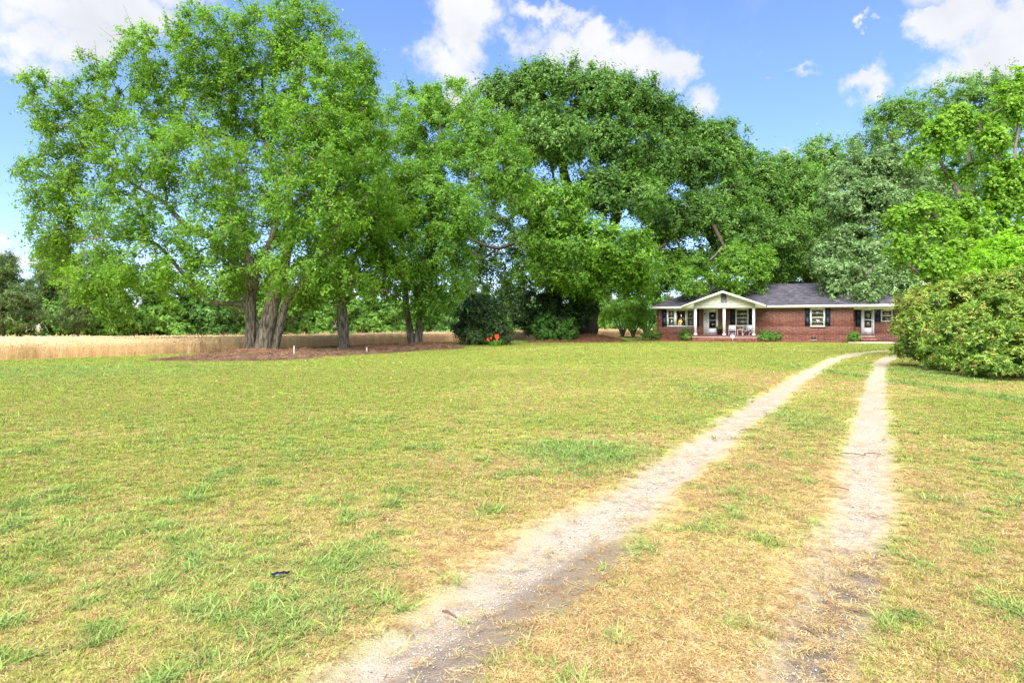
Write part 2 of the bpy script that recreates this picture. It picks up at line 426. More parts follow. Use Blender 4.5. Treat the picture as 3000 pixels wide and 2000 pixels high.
GREEN = np.array((.240, .295, .055)); GREEN2 = np.array((.320, .345, .080)); LUSH = np.array((.165, .245, .055)); DRY = np.array((.45, .325, .14)); BROWN = np.array((.29, .18, .085)); PALE = np.array((.56, .44, .24))
def ground_mat():
    m, nt = new_mat('lawn_and_soil')
    pos = nd(nt, 'ShaderNodeNewGeometry').outputs['Position']
    trk = attr_n(nt, 'trk'); mud = attr_n(nt, 'mud'); dry = attr_n(nt, 'dry'); lush = attr_n(nt, 'lush'); fld = attr_n(nt, 'field')
    nf = noise_n(nt, 30, 4, .7, pos); nm = noise_n(nt, 7, 4, .6, pos); nb = noise_n(nt, 1.4, 3, .55, pos); nff = noise_n(nt, 120, 3, .7, pos)
    d = math_n(nt, 'ADD', dry, math_n(nt, 'ADD', math_n(nt, 'MULTIPLY', math_n(nt, 'SUBTRACT', nf, .5), .9), math_n(nt, 'MULTIPLY', math_n(nt, 'SUBTRACT', nm, .5), .6)))
    c = ramp(nt, [(.0, tuple(GREEN)), (.32, tuple(GREEN2)), (.62, tuple(GREEN2*.45+DRY*.5)), (.95, tuple(DRY))], d)
    br = math_n(nt, 'MULTIPLY', math_n(nt, 'SUBTRACT', math_n(nt, 'ADD', math_n(nt, 'MULTIPLY', nm, .6), math_n(nt, 'MULTIPLY', nff, .5)), .60), 4.0, None, True)
    c = mixc(nt, math_n(nt, 'MULTIPLY', br, .5), c, tuple(BROWN))
    l = math_n(nt, 'MULTIPLY', lush, math_n(nt, 'ADD', .4, nf), None, True)
    c = mixc(nt, l, c, tuple(LUSH))
    # track gravel and sand
    e = math_n(nt, 'ADD', trk, math_n(nt, 'ADD', math_n(nt, 'MULTIPLY', math_n(nt, 'SUBTRACT', nm, .5), .8), math_n(nt, 'MULTIPLY', math_n(nt, 'SUBTRACT', nf, .5), 1.1)))
    mr = nd(nt, 'ShaderNodeMapRange', interpolation_type='SMOOTHSTEP'); nt.links.new(e, mr.inputs[0])
    mr.inputs[1].default_value = 1.85; mr.inputs[2].default_value = .5; mr.inputs[3].default_value = 0; mr.inputs[4].default_value = 1
    sand = ramp(nt, [(.30, (.13, .095, .065)), (.42, (.29, .235, .175)), (.55, (.42, .36, .285)), (.7, (.58, .52, .43))], math_n(nt, 'ADD', math_n(nt, 'MULTIPLY', nff, .65), math_n(nt, 'MULTIPLY', nf, .35)))
    c = mixc(nt, mr.outputs[0], c, sand)
    mk = math_n(nt, 'MULTIPLY', math_n(nt, 'SUBTRACT', math_n(nt, 'ADD', mud, math_n(nt, 'MULTIPLY', math_n(nt, 'SUBTRACT', nf, .5), .9)), .25), 2.2, None, True)
    soil = ramp(nt, [(.3, (.085, .066, .052)), (.55, (.16, .125, .10)), (.75, (.34, .29, .24))], nff)
    c = mixc(nt, math_n(nt, 'MULTIPLY', mk, .8), c, soil)
    # field earth with straw
    fc = ramp(nt, [(.3, (.33, .20, .10)), (.55, (.52, .36, .18)), (.75, (.60, .45, .25))], nf)
    c = mixc(nt, fld, c, fc)
    h = math_n(nt, 'ADD', nff, math_n(nt, 'ADD', math_n(nt, 'MULTIPLY', nf, 1.5), math_n(nt, 'MULTIPLY', nm, 1.5)))
    out_n(nt, principled(nt, c, .95, .08, h, .55, .03))
    return m
M['ground'] = ground_mat()

def build_ground():
    def axis(lo, hi, d0, g):
        a = [0.0]
        while a[-1] < hi: a.append(a[-1]+d0+g*abs(a[-1]))
        b = [0.0]
        while b[-1] > lo: b.append(b[-1]-d0-g*abs(b[-1]))
        return np.array(sorted(set(b[1:]+a)))
    xs = axis(-600, 600, .12, .022); ys = axis(-12, 900, .10, .017)
    X, Y = np.meshgrid(xs, ys)
    trk, mud, dry, lush = ground_fields(X, Y)
    Z = terrain(X, Y)+.02*(fbm(X*.5, Y*.5, 77)-.5)
    near = sstep(45, 20, Y)
    Z -= .035*sstep(1.5, .5, trk)*near
    e = Y-edge_y(X)+(fbm(X*1.1, Y*1.1, 55)-.5)*1.6
    field = sstep(-.4, .6, e)
    nx = len(xs); ny = len(ys)
    V = np.stack([X, Y, Z], -1).reshape(-1, 3)
    i = np.arange(ny-1)[:, None]*nx; j = np.arange(nx-1)[None, :]
    F = np.stack([i+j, i+j+1, i+nx+j+1, i+nx+j], -1).reshape(-1, 4)
    def fm(a): return a.ravel()[F].mean(1)
    tf = fm(trk); ff = fm(field)
    isT = (tf < 1.3) & (fm(Y) < 62); isF = (ff > .5) & ~isT; isL = ~isT & ~isF
    for nm_, msk in (('lawn', isL), ('dirt_track', isT), ('field_ground', isF)):
        f = F[msk]; u, inv = np.unique(f, return_inverse=True)
        mb = MB(); mb.add(V[u], inv.reshape(f.shape))
        o = mb.build(nm_, M['ground'], smooth=True, face_val=False)
        o['kind'] = 'structure'
        for an, arr in (('trk', trk), ('mud', mud), ('dry', dry), ('lush', lush), ('field', field)):
            at = o.data.attributes.new(an, 'FLOAT', 'POINT'); at.data.foreach_set('value', arr.ravel()[u].astype(np.float32))
build_ground()

# ------------------------------------------------------------------ trees
def norm(a): return a/(np.linalg.norm(a, axis=-1, keepdims=True)+1e-9)

def leaves(mb, C, O, R, rng, twigs, per, size, droop=.15, aspect=.62, outw=.9, upw=.5, rndw=.5, spread=.6, feather=.05, cval=None, vs=(.16, .20), flat=1.0, tri=True):
    """leaf faces along twigs that start at the cluster centres C and run outwards along O"""
    N = len(C)
    if np.isscalar(R): R = np.full(N, R)
    Dv = norm(O[:, None, :]*.7+rng.normal(size=(N, twigs, 3))*spread+np.array([0, 0, .12]))
    L = R[:, None]*rng.uniform(.45, 1.15, (N, twigs))
    ft = rng.random((N, twigs)) < feather
    L = np.where(ft, L*1.7, L); Dv[ft] = norm(Dv[ft]+np.array([0, 0, .7]))
    t = rng.uniform(.12, 1, (N, twigs, per))
    P0 = C[:, None, None, :]+Dv[:, :, None, :]*(L[:, :, None]*t)[..., None]
    P0[..., 2] -= droop*R[:, None, None]*t**2
    P0 = P0+rng.normal(size=P0.shape)*(R[:, None, None, None]*.09)
    out = (P0-C[:, None, None, :])/R[:, None, None, None]
    out[..., 2] *= flat
    n = norm(out*outw+O[:, None, None, :]*outw*.5+np.array([0, 0, upw])+rng.normal(size=P0.shape)*rndw)
    P0 = P0.reshape(-1, 3); n = n.reshape(-1, 3)
    r = rng.normal(size=n.shape); r[:, 2] -= .5
    tg = norm(np.cross(np.cross(n, r), n)); b = np.cross(n, tg)
    s = size*rng.uniform(.65, 1.35, len(P0))[:, None]
    if tri:
        V = np.stack([P0+b*s*.5*aspect, P0+tg*s*1.05, P0-b*s*.5*aspect], 1).reshape(-1, 3); F = np.arange(len(P0)*3).reshape(-1, 3)
    else:
        V = np.stack([P0, P0+tg*s*.5+b*s*.5*aspect, P0+tg*s, P0+tg*s*.45-b*s*.5*aspect], 1).reshape(-1, 3)
        F = np.arange(len(P0)*4).reshape(-1, 4)
    cv = rng.normal(size=N)*vs[0] if cval is None else cval
    val = .5+np.repeat(cv, twigs*per)+rng.normal(size=len(P0))*vs[1]
    mb.add(V, F, np.clip(val, 0, 1))
    return Dv, L

def sub_lobes(lobes, k, f, rng):
    out = []; par = []
    for i, l in enumerate(lobes):
        l = np.asarray(l, float); d = norm(rng.normal(size=(k, 3))); d[:, 1] -= .25; d = norm(d)
        for q in d:
            s = f*rng.uniform(.75, 1.25)
            out.append((*(l[:3]+q*l[3:]*(1-f*.75)*rng.uniform(.75, 1.05)), *(l[3:]*s*np.array([1, 1, .85])))); par.append(i)
    return out, np.array(par)
def sample_lobes(lobes, n, rng, shell=.35, jit=.12):
    """lobes: rows cx cy cz rx ry rz (world), clusters spread mostly over their outer parts"""
    Lb = np.asarray(lobes, float)
    w = (Lb[:, 3]*Lb[:, 5])**.9+(Lb[:, 4]*Lb[:, 5])**.9*.3; w /= w.sum()
    k = rng.choice(len(Lb), n, p=w)
    d = norm(rng.normal(size=(n, 3)))
    r = (shell+(1-shell)*rng.random(n))**(1/1.6)
    lump = 1+jit*np.sin(d[:, 0]*5+k)*np.cos(d[:, 2]*6+k*2)
    C = Lb[k, :3]+d*Lb[k, 3:]*(r*lump)[:, None]
    O = norm(d/np.maximum(Lb[k, 3:]/Lb[k, 3:].max(1)[:, None], .3))
    return C, O, k

def skeleton(stems, C, rng, seg=.7, r0=.011, zmin=0, pw=.46, wander=.16):
    """grow limbs from the given stems to every cluster; returns list of (path, radii)"""
    pos = []; rad = []; par = []; pl = []; dr = []
    for st in stems:
        a = np.asarray(st, float); acc = 0
        Ls = np.r_[0, np.cumsum(np.linalg.norm(np.diff(a[:, :3], axis=0), axis=1))]
        m = max(3, int(Ls[-1]/seg)); s = np.linspace(0, Ls[-1], m)
        q = np.stack([np.interp(s, Ls, a[:, i]) for i in range(4)], 1)
        for i in range(m):
            pos.append(q[i, :3]); rad.append(q[i, 3]); par.append(-1 if i == 0 else len(pos)-2); pl.append(s[i]*.5)
            dr.append(norm(q[min(i+1, m-1), :3]-q[max(i-1, 0), :3]))
    nstem = len(pos)
    cap = nstem+len(C)*22+10
    PA = np.zeros((cap, 3)); PA[:nstem] = pos; DA = np.zeros((cap, 3)); DA[:nstem] = dr
    pen = np.zeros(cap); pen[:nstem] = np.array(pl)*.22+np.where(np.array(pos)[:, 2] < zmin, 50, 0)
    plA = np.zeros(cap); plA[:nstem] = pl
    parA = np.full(cap, -1); parA[:nstem] = par
    n = nstem
    d0 = np.min(np.linalg.norm(C[:, None, :]-PA[None, :nstem:2, :], axis=2), axis=1)
    chains = []
    for ci in np.argsort(d0):
        c = C[ci]
        df = c-PA[:n]; dd = np.linalg.norm(df, axis=1)
        al = (df*DA[:n]).sum(1)/(dd+.01)
        j = int(np.argmin(dd*(1.25-.25*al)+pen[:n]))
        d = dd[j]
        if d < .15: continue
        m = max(2, min(20, int(math.ceil(d/seg))))
        t = np.linspace(0, 1, m+1)[1:, None]
        ctl = PA[j]+DA[j]*d*.35+np.array([0, 0, .08*d])
        q = (1-t)**2*PA[j]+2*t*(1-t)*ctl+t*t*c
        q[:-1] += rng.normal(size=(m-1, 3))*wander*d/m
        PA[n:n+m] = q
        full = np.vstack([PA[j], q]); DA[n:n+m] = norm(np.diff(full, axis=0))
        plA[n:n+m] = plA[j]+d*t[:, 0]; pen[n:n+m] = plA[n:n+m]*.22
        parA[n:n+m] = np.r_[j, np.arange(n, n+m-1)]
        chains.append((j, n, n+m)); n += m
    cnt = np.zeros(n)
    for (j, a, b) in chains: cnt[b-1] += 1
    for i in range(n-1, nstem-1, -1):
        cnt[parA[i]] += cnt[i]
    R = r0*np.maximum(cnt, 1)**pw
    for i in range(n):
        if i < nstem: R[i] = rad[i]
        else: R[i] = min(R[i], R[parA[i]]*(.85 if parA[i] < nstem else 1.0))
    out = []
    for (j, a, b) in chains:
        path = np.vstack([PA[j], PA[a:b]]); r = R[a:b]
        out.append((path, np.r_[min(r[0]*1.15, rad[j] if j < nstem else R[j]), r]))
    return out

def make_tree(name, label, cat, base, stems, lobes, ncl, R, leaf, bark, twigs=8, per=11, size=.13, seed=1, group=None, zmin=2.0,
              shell=.35, minr=.014, twigtubes=.0, r0=.011, jit=.12, lobe_val=None, stem_sides=12, bark_amp=.12, crown_name='crown', leaf2=None, root=None, sub=0, subf=.45, subv=.07, **kw):
    rng = np.random.default_rng(seed)
    base = np.asarray(base, float)
    if root is None: root = empty(name, base, label, cat, group)
    if sub:
        sl, pr = sub_lobes(lobes, sub, subf, rng); C, O, k = sample_lobes(sl, ncl, rng, shell, jit)
        sv = rng.normal(size=len(sl))*subv; extra = sv[k]; k = pr[k]
    else:
        C, O, k = sample_lobes(lobes, ncl, rng, shell, jit); extra = np.zeros(len(C))
    keep = C[:, 2] > terrain(C[:, 0]*1.0, C[:, 1]*1.0)+.25
    C, O, k, extra = C[keep], O[keep], k[keep], extra[keep]
    br = skeleton(stems, C, rng, zmin=zmin, r0=r0)
    tb = MB()
    for i, st in enumerate(stems):
        a = smooth_path(st, 8)
        V, F = tube(a[:, :3], a[:, 3], stem_sides, bark_amp, seed*7+i)
        tb.add(V, F)
    for path, r in br:
        if r.max() < minr: continue
        kk = 3 if r.max() < .03 else (5 if r.max() < .09 else 8)
        V, F = tube(path, r, kk); tb.add(V, F)
    mb = MB()
    cv = rng.normal(size=len(C))*.11+extra
    if lobe_val is not None: cv = cv+np.asarray(lobe_val)[k]
    Dv, L = leaves(mb, C, O, R, rng, twigs, per, size, cval=cv, **kw)
    if twigtubes > 0:
        sel = np.argwhere(rng.random(L.shape) < twigtubes)
        for a, b in sel:
            p = C[a]+Dv[a, b]*L[a, b]*np.array([[0], [.5], [1.0]])
            V, F = tube(p, np.array([.012, .008, .004])*max(1, size/.13), 3); tb.add(V, F)
    tb.build('trunk', bark, root, base, smooth=True)
    mb.build(crown_name, leaf, root, base)
    return root

def lobes_px(rows, Y, depth=.85, maxr=None):
    """rows (x, y, rx, ry, dY) in photo coordinates (2352 wide) at distance Y -> world ellipsoids"""
    out = []
    for r in rows:
        dY = r[4] if len(r) > 4 else 0
        y = Y+dY; s = y*K/FPX
        c = D(r[0], r[1], y)
        rx, rz = r[2]*s, r[3]*s; ry = depth*(rx+rz)/2
        if maxr: ry = min(ry, maxr)
        out.append((c[0], c[1], c[2], rx, ry, rz))
    return out
def stem_px(pts, Y):
    """pts (x, y, radius_px, dY) in photo coordinates (2352 wide)"""
    out = []
    for p in pts:
        y = Y+(p[3] if len(p) > 3 else 0)
        c = D(p[0], p[1], y); out.append((*c, p[2]*y*K/FPX))
    return out

def build_trees():
    # --- the big many-stemmed tree beside the field
    Y = 32.6
    b = D(598, 808, Y); b[2] = 0
    stems = [stem_px([(575, 815, 15), (574, 790, 13), (576, 740, 11.5), (573, 700, 11), (580, 655, 10, .3), (572, 600, 9, .5), (548, 520, 8, .8), (530, 440, 5.5, 1), (520, 330, 3.5, 1.2), (500, 210, 1.6, 1.5)], Y),
             stem_px([(604, 817, 22), (606, 790, 19), (615, 740, 17), (628, 690, 15), (650, 620, 12.5, -.3), (662, 540, 11, -.6), (664, 450, 8, -.8), (668, 340, 4.5, -.6), (690, 220, 2.4, 0), (700, 130, 1, .5)], Y-.1),
             stem_px([(625, 815, 12), (634, 780, 10.5), (645, 740, 9), (660, 690, 7.5), (700, 640, 6, -1), (770, 560, 4.5, -2)], Y+.1),
             stem_px([(590, 770, 8), (588, 740, 6), (582, 690, 6, .6), (600, 600, 5.5, 1), (640, 480, 5, 1.5), (610, 300, 4, 2), (600, 150, 2, 2)], Y+.25),
             stem_px([(578, 665, 10.5), (560, 630, 10.5, -.2), (520, 580, 9.5, -.6), (485, 545, 8, -1), (430, 520, 6.5, -1.4), (370, 460, 4, -1.4), (300, 420, 2.6, -1.2), (220, 350, 1.2, -1)], Y-.1),
             stem_px([(576, 707, 7.5), (555, 699, 6.5, -.1), (520, 697, 5.5, -.2), (480, 690, 4.8, -.3), (430, 640, 4.2, -.4), (370, 570, 3.6, -.6), (330, 552, 4, -1.8), (260, 545, 2.4, -1.4), (190, 550, 1.1, -1.2)], Y-.05)]
    lob = lobes_px([(110, 225, 62, 52, -1), (165, 300, 85, 62, 0), (130, 400, 82, 75), (150, 500, 85, 70, .5), (120, 590, 62, 45, 1), (230, 620, 85, 62, -.5),
                    (270, 215, 110, 85, .5), (370, 130, 90, 85, 1), (330, 350, 130, 90, -1.5), (290, 480, 100, 75, -2), (360, 610, 110, 72, -2.2),
                    (480, 95, 100, 82, .5), (470, 240, 130, 100, 1.5), (460, 380, 130, 100, -2), (480, 520, 110, 80, -2.5), (490, 630, 90, 52, -2.5),
                    (600, 95, 105, 90, 1), (600, 230, 120, 110, 2), (600, 390, 120, 100, 2.5), (590, 540, 90, 80, 2.5),
                    (700, 70, 75, 85, 1), (730, 200, 110, 110, -.5), (730, 330, 120, 110, -2.5), (710, 470, 120, 95, -3), (690, 600, 110, 75, -2.5),
                    (800, 150, 62, 70, 1), (815, 300, 82, 95, 0), (840, 420, 70, 85, -.8), (820, 210, 60, 60, 1), (250, 700, 60, 40, 0), (560, 640, 60, 45, 2), (780, 640, 80, 50, -2),(660,20,50,40,1)], Y)
    make_tree('broadleaf_tree', 'huge fresh green tree with several leaning trunks at the edge of the wheat field', 'tree', b, stems, lob, 2250, .80,
              M['leaf_elm'], M['bark_elm'], twigs=9, per=11, size=.135, seed=3, zmin=3.2, shell=.30, twigtubes=.12, droop=.35, feather=.08, spread=.7, stem_sides=16)
    # --- single trunk
    Y = 36.8
    b = D(789, 800, Y); b[2] = 0
    stems = [stem_px([(789, 806, 15), (788, 785, 13), (788, 740, 12), (783, 690, 11.5), (780, 640, 11), (775, 560, 10), (772, 470, 8, .3), (765, 380, 6, .6), (770, 280, 3.5, .6)], Y),
             stem_px([(796, 690, 5), (815, 678, 4.5, -.6), (850, 665, 4, -1.2), (890, 668, 3, -1.5)], Y),
             stem_px([(790, 650, 7), (815, 590, 6, -.5), (850, 540, 5, -1), (880, 470, 3.5, -1)], Y),
             stem_px([(780, 640, 6.5), (740, 600, 5.5, -.4), (700, 590, 4, -.8)], Y)]
    lob = lobes_px([(770, 320, 80, 80, 1), (800, 420, 85, 85, -1), (750, 510, 80, 75, -.5), (840, 500, 85, 80, -1.5), (800, 600, 95, 62, -1), (740, 640, 75, 50, 0), (870, 610, 65, 55, -1), (900, 520, 50, 60, 0), (700, 660, 50, 40, .5)], Y)
    make_tree('broadleaf_tree', 'tree with one straight flaky trunk standing alone between two forked trunks', 'tree', b, stems, lob, 760, .84,
              M['leaf_elm2'], M['bark_elm'], twigs=9, per=11, size=.14, seed=5, zmin=3.2, shell=.3, twigtubes=.1, droop=.3, feather=.06)
    # --- forked trunk
    Y = 41.4
    b = D(955, 795, Y); b[2] = 0
    stems = [stem_px([(948, 798, 10), (945, 780, 9), (940, 750, 8), (934, 715, 7.5), (930, 660, 7, .5), (925, 600, 6, 1), (920, 480, 4.5, 1)], Y),
             stem_px([(962, 800, 13), (960, 785, 11), (963, 755, 10), (968, 715, 9.5), (972, 650, 9), (985, 560, 8, .3), (1000, 450, 7, .6), (1010, 330, 4.5, .6), (1010, 240, 2.5, .6)], Y-.1),
             stem_px([(975, 640, 7), (1030, 540, 5.5, -.6), (1080, 420, 4.5, -1), (1110, 320, 3, -1)], Y)]
    lob = lobes_px([(960, 245, 70, 55, 1), (1030, 230, 70, 48, 1), (1000, 300, 105, 70, 0), (1100, 300, 85, 65, 0), (1140, 370, 80, 70, -.5), (1180, 400, 40, 45, -.5), (1060, 400, 100, 70, -1), (930, 370, 80, 80, 0),
                    (950, 440, 85, 75, -2.5), (1000, 480, 85, 72, -3), (1050, 500, 60, 50, -2.5), (960, 560, 100, 70, -2.5), (930, 640, 85, 58, -2), (1010, 620, 70, 60, -1.5), (880, 470, 60, 80, -1), (1150, 450, 50, 40, 0), (985, 690, 60, 35, -1), (900, 290, 55, 60, 2)], Y)
    make_tree('broadleaf_tree', 'wide bright green tree with a low V shaped fork in its trunk', 'tree', b, stems, lob, 1350, .88,
              M['leaf_elm3'], M['bark_elm'], twigs=9, per=11, size=.15, seed=8, zmin=3.4, shell=.35, twigtubes=.06, droop=.45, feather=.05)
    # --- first oak
    Y = 55.0
    b = D(1345, 772, Y); b[2] = 0
    stems = [stem_px([(1345, 785, 40), (1345, 770, 30), (1348, 745, 25), (1350, 700, 23), (1352, 650, 22), (1350, 600, 20), (1335, 540, 16, .6), (1310, 460, 13, 1), (1290, 360, 9, 1), (1280, 240, 5, 1)], Y),
             stem_px([(1350, 640, 18), (1375, 580, 15, .3), (1410, 520, 12, .6), (1430, 420, 9, .6), (1440, 300, 5, .6)], Y),
             stem_px([(1348, 690, 14), (1320, 665, 10, -.5), (1285, 640, 8, -1), (1240, 600, 6.5, -1), (1190, 560, 5, -1), (1140, 570, 3.5, -1), (1080, 550, 2.2, -1)], Y-.4),
             stem_px([(1340, 600, 14), (1260, 530, 12, -.5), (1190, 470, 10, -.5), (1165, 400, 7, -.5), (1150, 320, 4, 0)], Y),
             stem_px([(1300, 660, 9, -1), (1300, 560, 8, -1.6), (1290, 470, 6, -2)], Y),
             stem_px([(1360, 660, 12), (1410, 630, 10, -.6), (1470, 600, 7, -1), (1530, 560, 4, -1)], Y)]
    lob = lobes_px([(1150, 215, 60, 50, 1), (1200, 190, 62, 52, 1), (1260, 225, 100, 75, 0), (1350, 215, 90, 65, 1), (1440, 210, 72, 58, 1), (1490, 255, 62, 52, 2), (1540, 300, 52, 50, 2),
                    (1180, 320, 82, 72, 1), (1290, 330, 110, 80, -2), (1400, 320, 100, 80, -1), (1480, 370, 72, 62, 1), (1210, 430, 62, 50, 1), (1330, 430, 100, 62, -3), (1430, 450, 90, 62, -2)], Y)
    root = make_tree('oak_tree', 'tallest dark oak with a massive flared trunk in a pine straw mound', 'tree', b, stems, lob, 1500, 1.25,
              M['leaf_oak'], M['bark_oak'], sub=6, subf=.55, subv=.05, twigs=8, per=12, size=.235, seed=12, zmin=5, shell=.40, twigtubes=.05, droop=.15, feather=.07, r0=.016, jit=.2)
    lob = lobes_px([(1270, 470, 75, 50, -6), (1340, 560, 110, 48, -7), (1260, 540, 60, 50, -5), (1420, 570, 75, 45, -7), (1300, 610, 85, 42, -6), (1450, 600, 60, 40, -6), (1230, 620, 50, 32, -4),
                    (1400, 635, 62, 36, -5), (1460, 640, 50, 30, -4), (1330, 650, 50, 25, -4)], Y)
    rng = np.random.default_rng(31)
    C, O, k = sample_lobes(lob, 620, rng, .45)
    mb = MB(); Dv, L = leaves(mb, C, O, 1.15, rng, 9, 13, .21, droop=.15, cval=rng.normal(size=len(C))*.13)
    tb = MB()
    for path, r in skeleton(stems, C, rng, zmin=4, r0=.014): V, F = tube(path, r, 4); tb.add(V, F)
    tb.build('limb', M['bark_oak'], root, b, smooth=True)
    mb.build('crown', M['leaf_oak_low'], root, b)['label'] = 'brighter low hanging leaves'
    # thin see-through inner twigs west of the trunk
    lob = lobes_px([(1130, 520, 62, 50, 1), (1080, 600, 50, 40, 1), (1150, 610, 62, 45, 0), (1090, 660, 42, 30, 0), (1180, 670, 45, 26, 0), (1200, 560, 40, 50, 0), (1060,520,40,50,2)], Y)
    C, O, k = sample_lobes(lob, 430, rng, .2)
    mb = MB(); leaves(mb, C, O, 1.0, rng, 7, 9, .18, droop=.5, cval=rng.normal(size=len(C))*.1-.18)  # leaves set darker than the main crown
    tb = MB()
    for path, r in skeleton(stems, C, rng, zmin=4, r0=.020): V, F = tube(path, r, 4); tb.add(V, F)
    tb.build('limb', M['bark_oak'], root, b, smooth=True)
    mb.build('crown', M['leaf_oak'], root, b)['label'] = 'thin dark inner foliage'
    # --- second oak, behind the house
    Y = 66.0
    b = D(1668, 765, Y); b[2] = 0
    stems = [stem_px([(1672, 775, 20), (1670, 740, 16), (1668, 690, 14), (1666, 650, 13), (1664, 600, 12), (1670, 520, 10, .5), (1690, 430, 7, .5), (1690, 330, 4, .5)], Y),
             stem_px([(1672, 690, 12), (1650, 660, 11), (1625, 630, 10, -1), (1590, 600, 8, -1.5), (1560, 580, 6, -2), (1530, 600, 4, -2)], Y),
             stem_px([(1666, 640, 10), (1640, 560, 9, -1), (1600, 500, 8, -1.5), (1540, 460, 5, -2)], Y),
             stem_px([(1667, 610, 10), (1660, 560, 8, -4), (1640, 520, 5, -7), (1660, 560, 3, -10), (1680, 610, 1.5, -12)], Y),
             stem_px([(1667, 600, 9), (1720, 540, 7.5, -1), (1770, 480, 5, -1)], Y)]
    lob = lobes_px([(1590, 320, 62, 40, 0), (1650, 330, 82, 42, 0), (1700, 380, 82, 55, 0), (1560, 390, 90, 70, -2), (1640, 420, 100, 80, -3), (1740, 440, 72, 62, -1), (1500, 440, 62, 60, 0),
                    (1580, 500, 100, 60, -4), (1680, 520, 100, 70, -5), (1760, 540, 72, 62, -3), (1500, 530, 62, 48, -1), (1640, 590, 90, 45, -6), (1780, 610, 55, 42, -2), (1560, 600, 60, 34, -3)], Y)
    root = make_tree('oak_tree', 'broad oak rising behind the roof with branches drooping over the porch gable', 'tree', b, stems, lob, 1450, 1.3,
              M['leaf_oak'], M['bark_oak'], sub=6, subf=.55, subv=.05, twigs=8, per=12, size=.25, seed=15, zmin=5, shell=.42, twigtubes=.04, droop=.2, feather=.07, r0=.018, jit=.2, lobe_val=[.05]*14)
    lob = lobes_px([(1700, 625, 48, 36, -13), (1735, 610, 36, 30, -12), (1690, 665, 22, 20, -13.6), (1700, 590, 50, 32, -12), (1748, 585, 30, 20, -11), (1750, 650, 14, 14, -13), (1655, 640, 24, 26, -11.5), (1595, 640, 40, 24, -11), (1580, 655, 24, 14, -12), (1540, 640, 36, 24, -9), (1500, 655, 30, 22, -8), (1470, 640, 26, 20, -6), (1600, 665, 12, 9, -12.5), (1590, 610, 30, 20, -9), (1530, 600, 50, 34, -6), (1555, 628, 40, 22, -9)], Y)
    C, O, k = sample_lobes(lob, 500, rng, .4)
    mb = MB(); leaves(mb, C, O, .72, rng, 8, 11, .17, droop=.35, cval=rng.normal(size=len(C))*.12)
    tb = MB()
    for path, r in skeleton(stems, C, rng, zmin=4, r0=.008): V, F = tube(path, r, 4); tb.add(V, F)
    tb.build('limb', M['bark_grey'], root, b, smooth=True)
    mb.build('crown', M['leaf_oak_low'], root, b)['label'] = 'drooping leaves in front of the gable'
    # --- trunk seen over the ridge, third oak
    Y = 68.0
    b = D(1888, 765, Y); b[2] = 0
    stems = [stem_px([(1880, 775, 24), (1880, 720, 18), (1872, 670, 16), (1858, 635, 15), (1820, 600, 12), (1790, 560, 8)], Y),
             stem_px([(1876, 690, 12), (1840, 655, 8, -1), (1790, 648, 6, -2), (1765, 600, 5, -2)], Y),
             stem_px([(1870, 660, 12), (1890, 600, 10), (1910, 520, 7), (1890, 440, 4)], Y)]
    lob = lobes_px([(1800, 520, 62, 60, 0), (1850, 500, 70, 72, 1), (1860, 580, 72, 48, -1), (1800, 590, 50, 40, -1), (1920, 560, 60, 60, 1), (1780, 440, 48, 50, 1), (1850, 430, 60, 45, 2), (1790, 390, 40, 30, 2), (1760, 640, 18, 20, 0)], Y)
    make_tree('oak_tree', 'dark oak whose leaning trunk shows just above the roof ridge', 'tree', b, stems, lob, 520, 1.7, M['leaf_oak'], M['bark_oak'],
              twigs=8, per=12, size=.27, seed=17, zmin=5, shell=.4, droop=.15, r0=.02, lobe_val=[.1]*9)
    # --- grey green tree over the east end of the roof
    Y = 58.5
    b = D(2110, 770, Y); b[2] = 0
    stems = [stem_px([(2110, 780, 18), (2105, 700, 15), (2095, 620, 13), (2070, 540, 10), (2060, 440, 7), (2050, 370, 4)], Y),
             stem_px([(2098, 640, 10), (2040, 580, 8, -2), (1980, 560, 6, -3), (1930, 530, 4, -3)], Y),
             stem_px([(2100, 660, 9), (2060, 620, 8, -4), (2010, 610, 6, -8), (1990, 640, 4, -9)], Y)]
    lob = lobes_px([(1960, 400, 62, 48, 0), (2040, 390, 82, 52, 0), (2110, 410, 72, 62, 1), (1930, 470, 70, 55, -1), (2010, 470, 92, 62, -3), (2100, 500, 92, 72, -2), (1920, 545, 68, 45, -3), (2000, 560, 90, 50, -5),
                    (1890, 590, 34, 26, -4), (1945, 620, 52, 36, -7.5), (2030, 630, 72, 42, -8), (2100, 600, 82, 52, -5), (2170, 560, 90, 100, -1), (1990, 668, 30, 22, -10), (2070, 660, 42, 24, -9.5), (2170, 660, 60, 40, -4), (1915,655,14,18,-8)], Y)
    make_tree('shade_tree', 'dense grey green tree overhanging the carport end of the roof', 'tree', b, stems, lob, 1250, 1.1, M['leaf_grey'], M['bark_grey'], sub=6, subf=.55, subv=.04,
              twigs=9, per=12, size=.23, seed=19, zmin=5, shell=.42, twigtubes=.03, droop=.35, feather=.03, r0=.014, jit=.2)
    # --- tall tree behind it
    Y = 78.0
    b = D(2240, 765, Y); b[2] = 0
    stems = [stem_px([(2240, 775, 16), (2240, 600, 13), (2230, 450, 10), (2220, 330, 6), (2210, 240, 3)], Y), stem_px([(2235, 520, 9), (2140, 400, 7), (2050, 330, 4)], Y)]
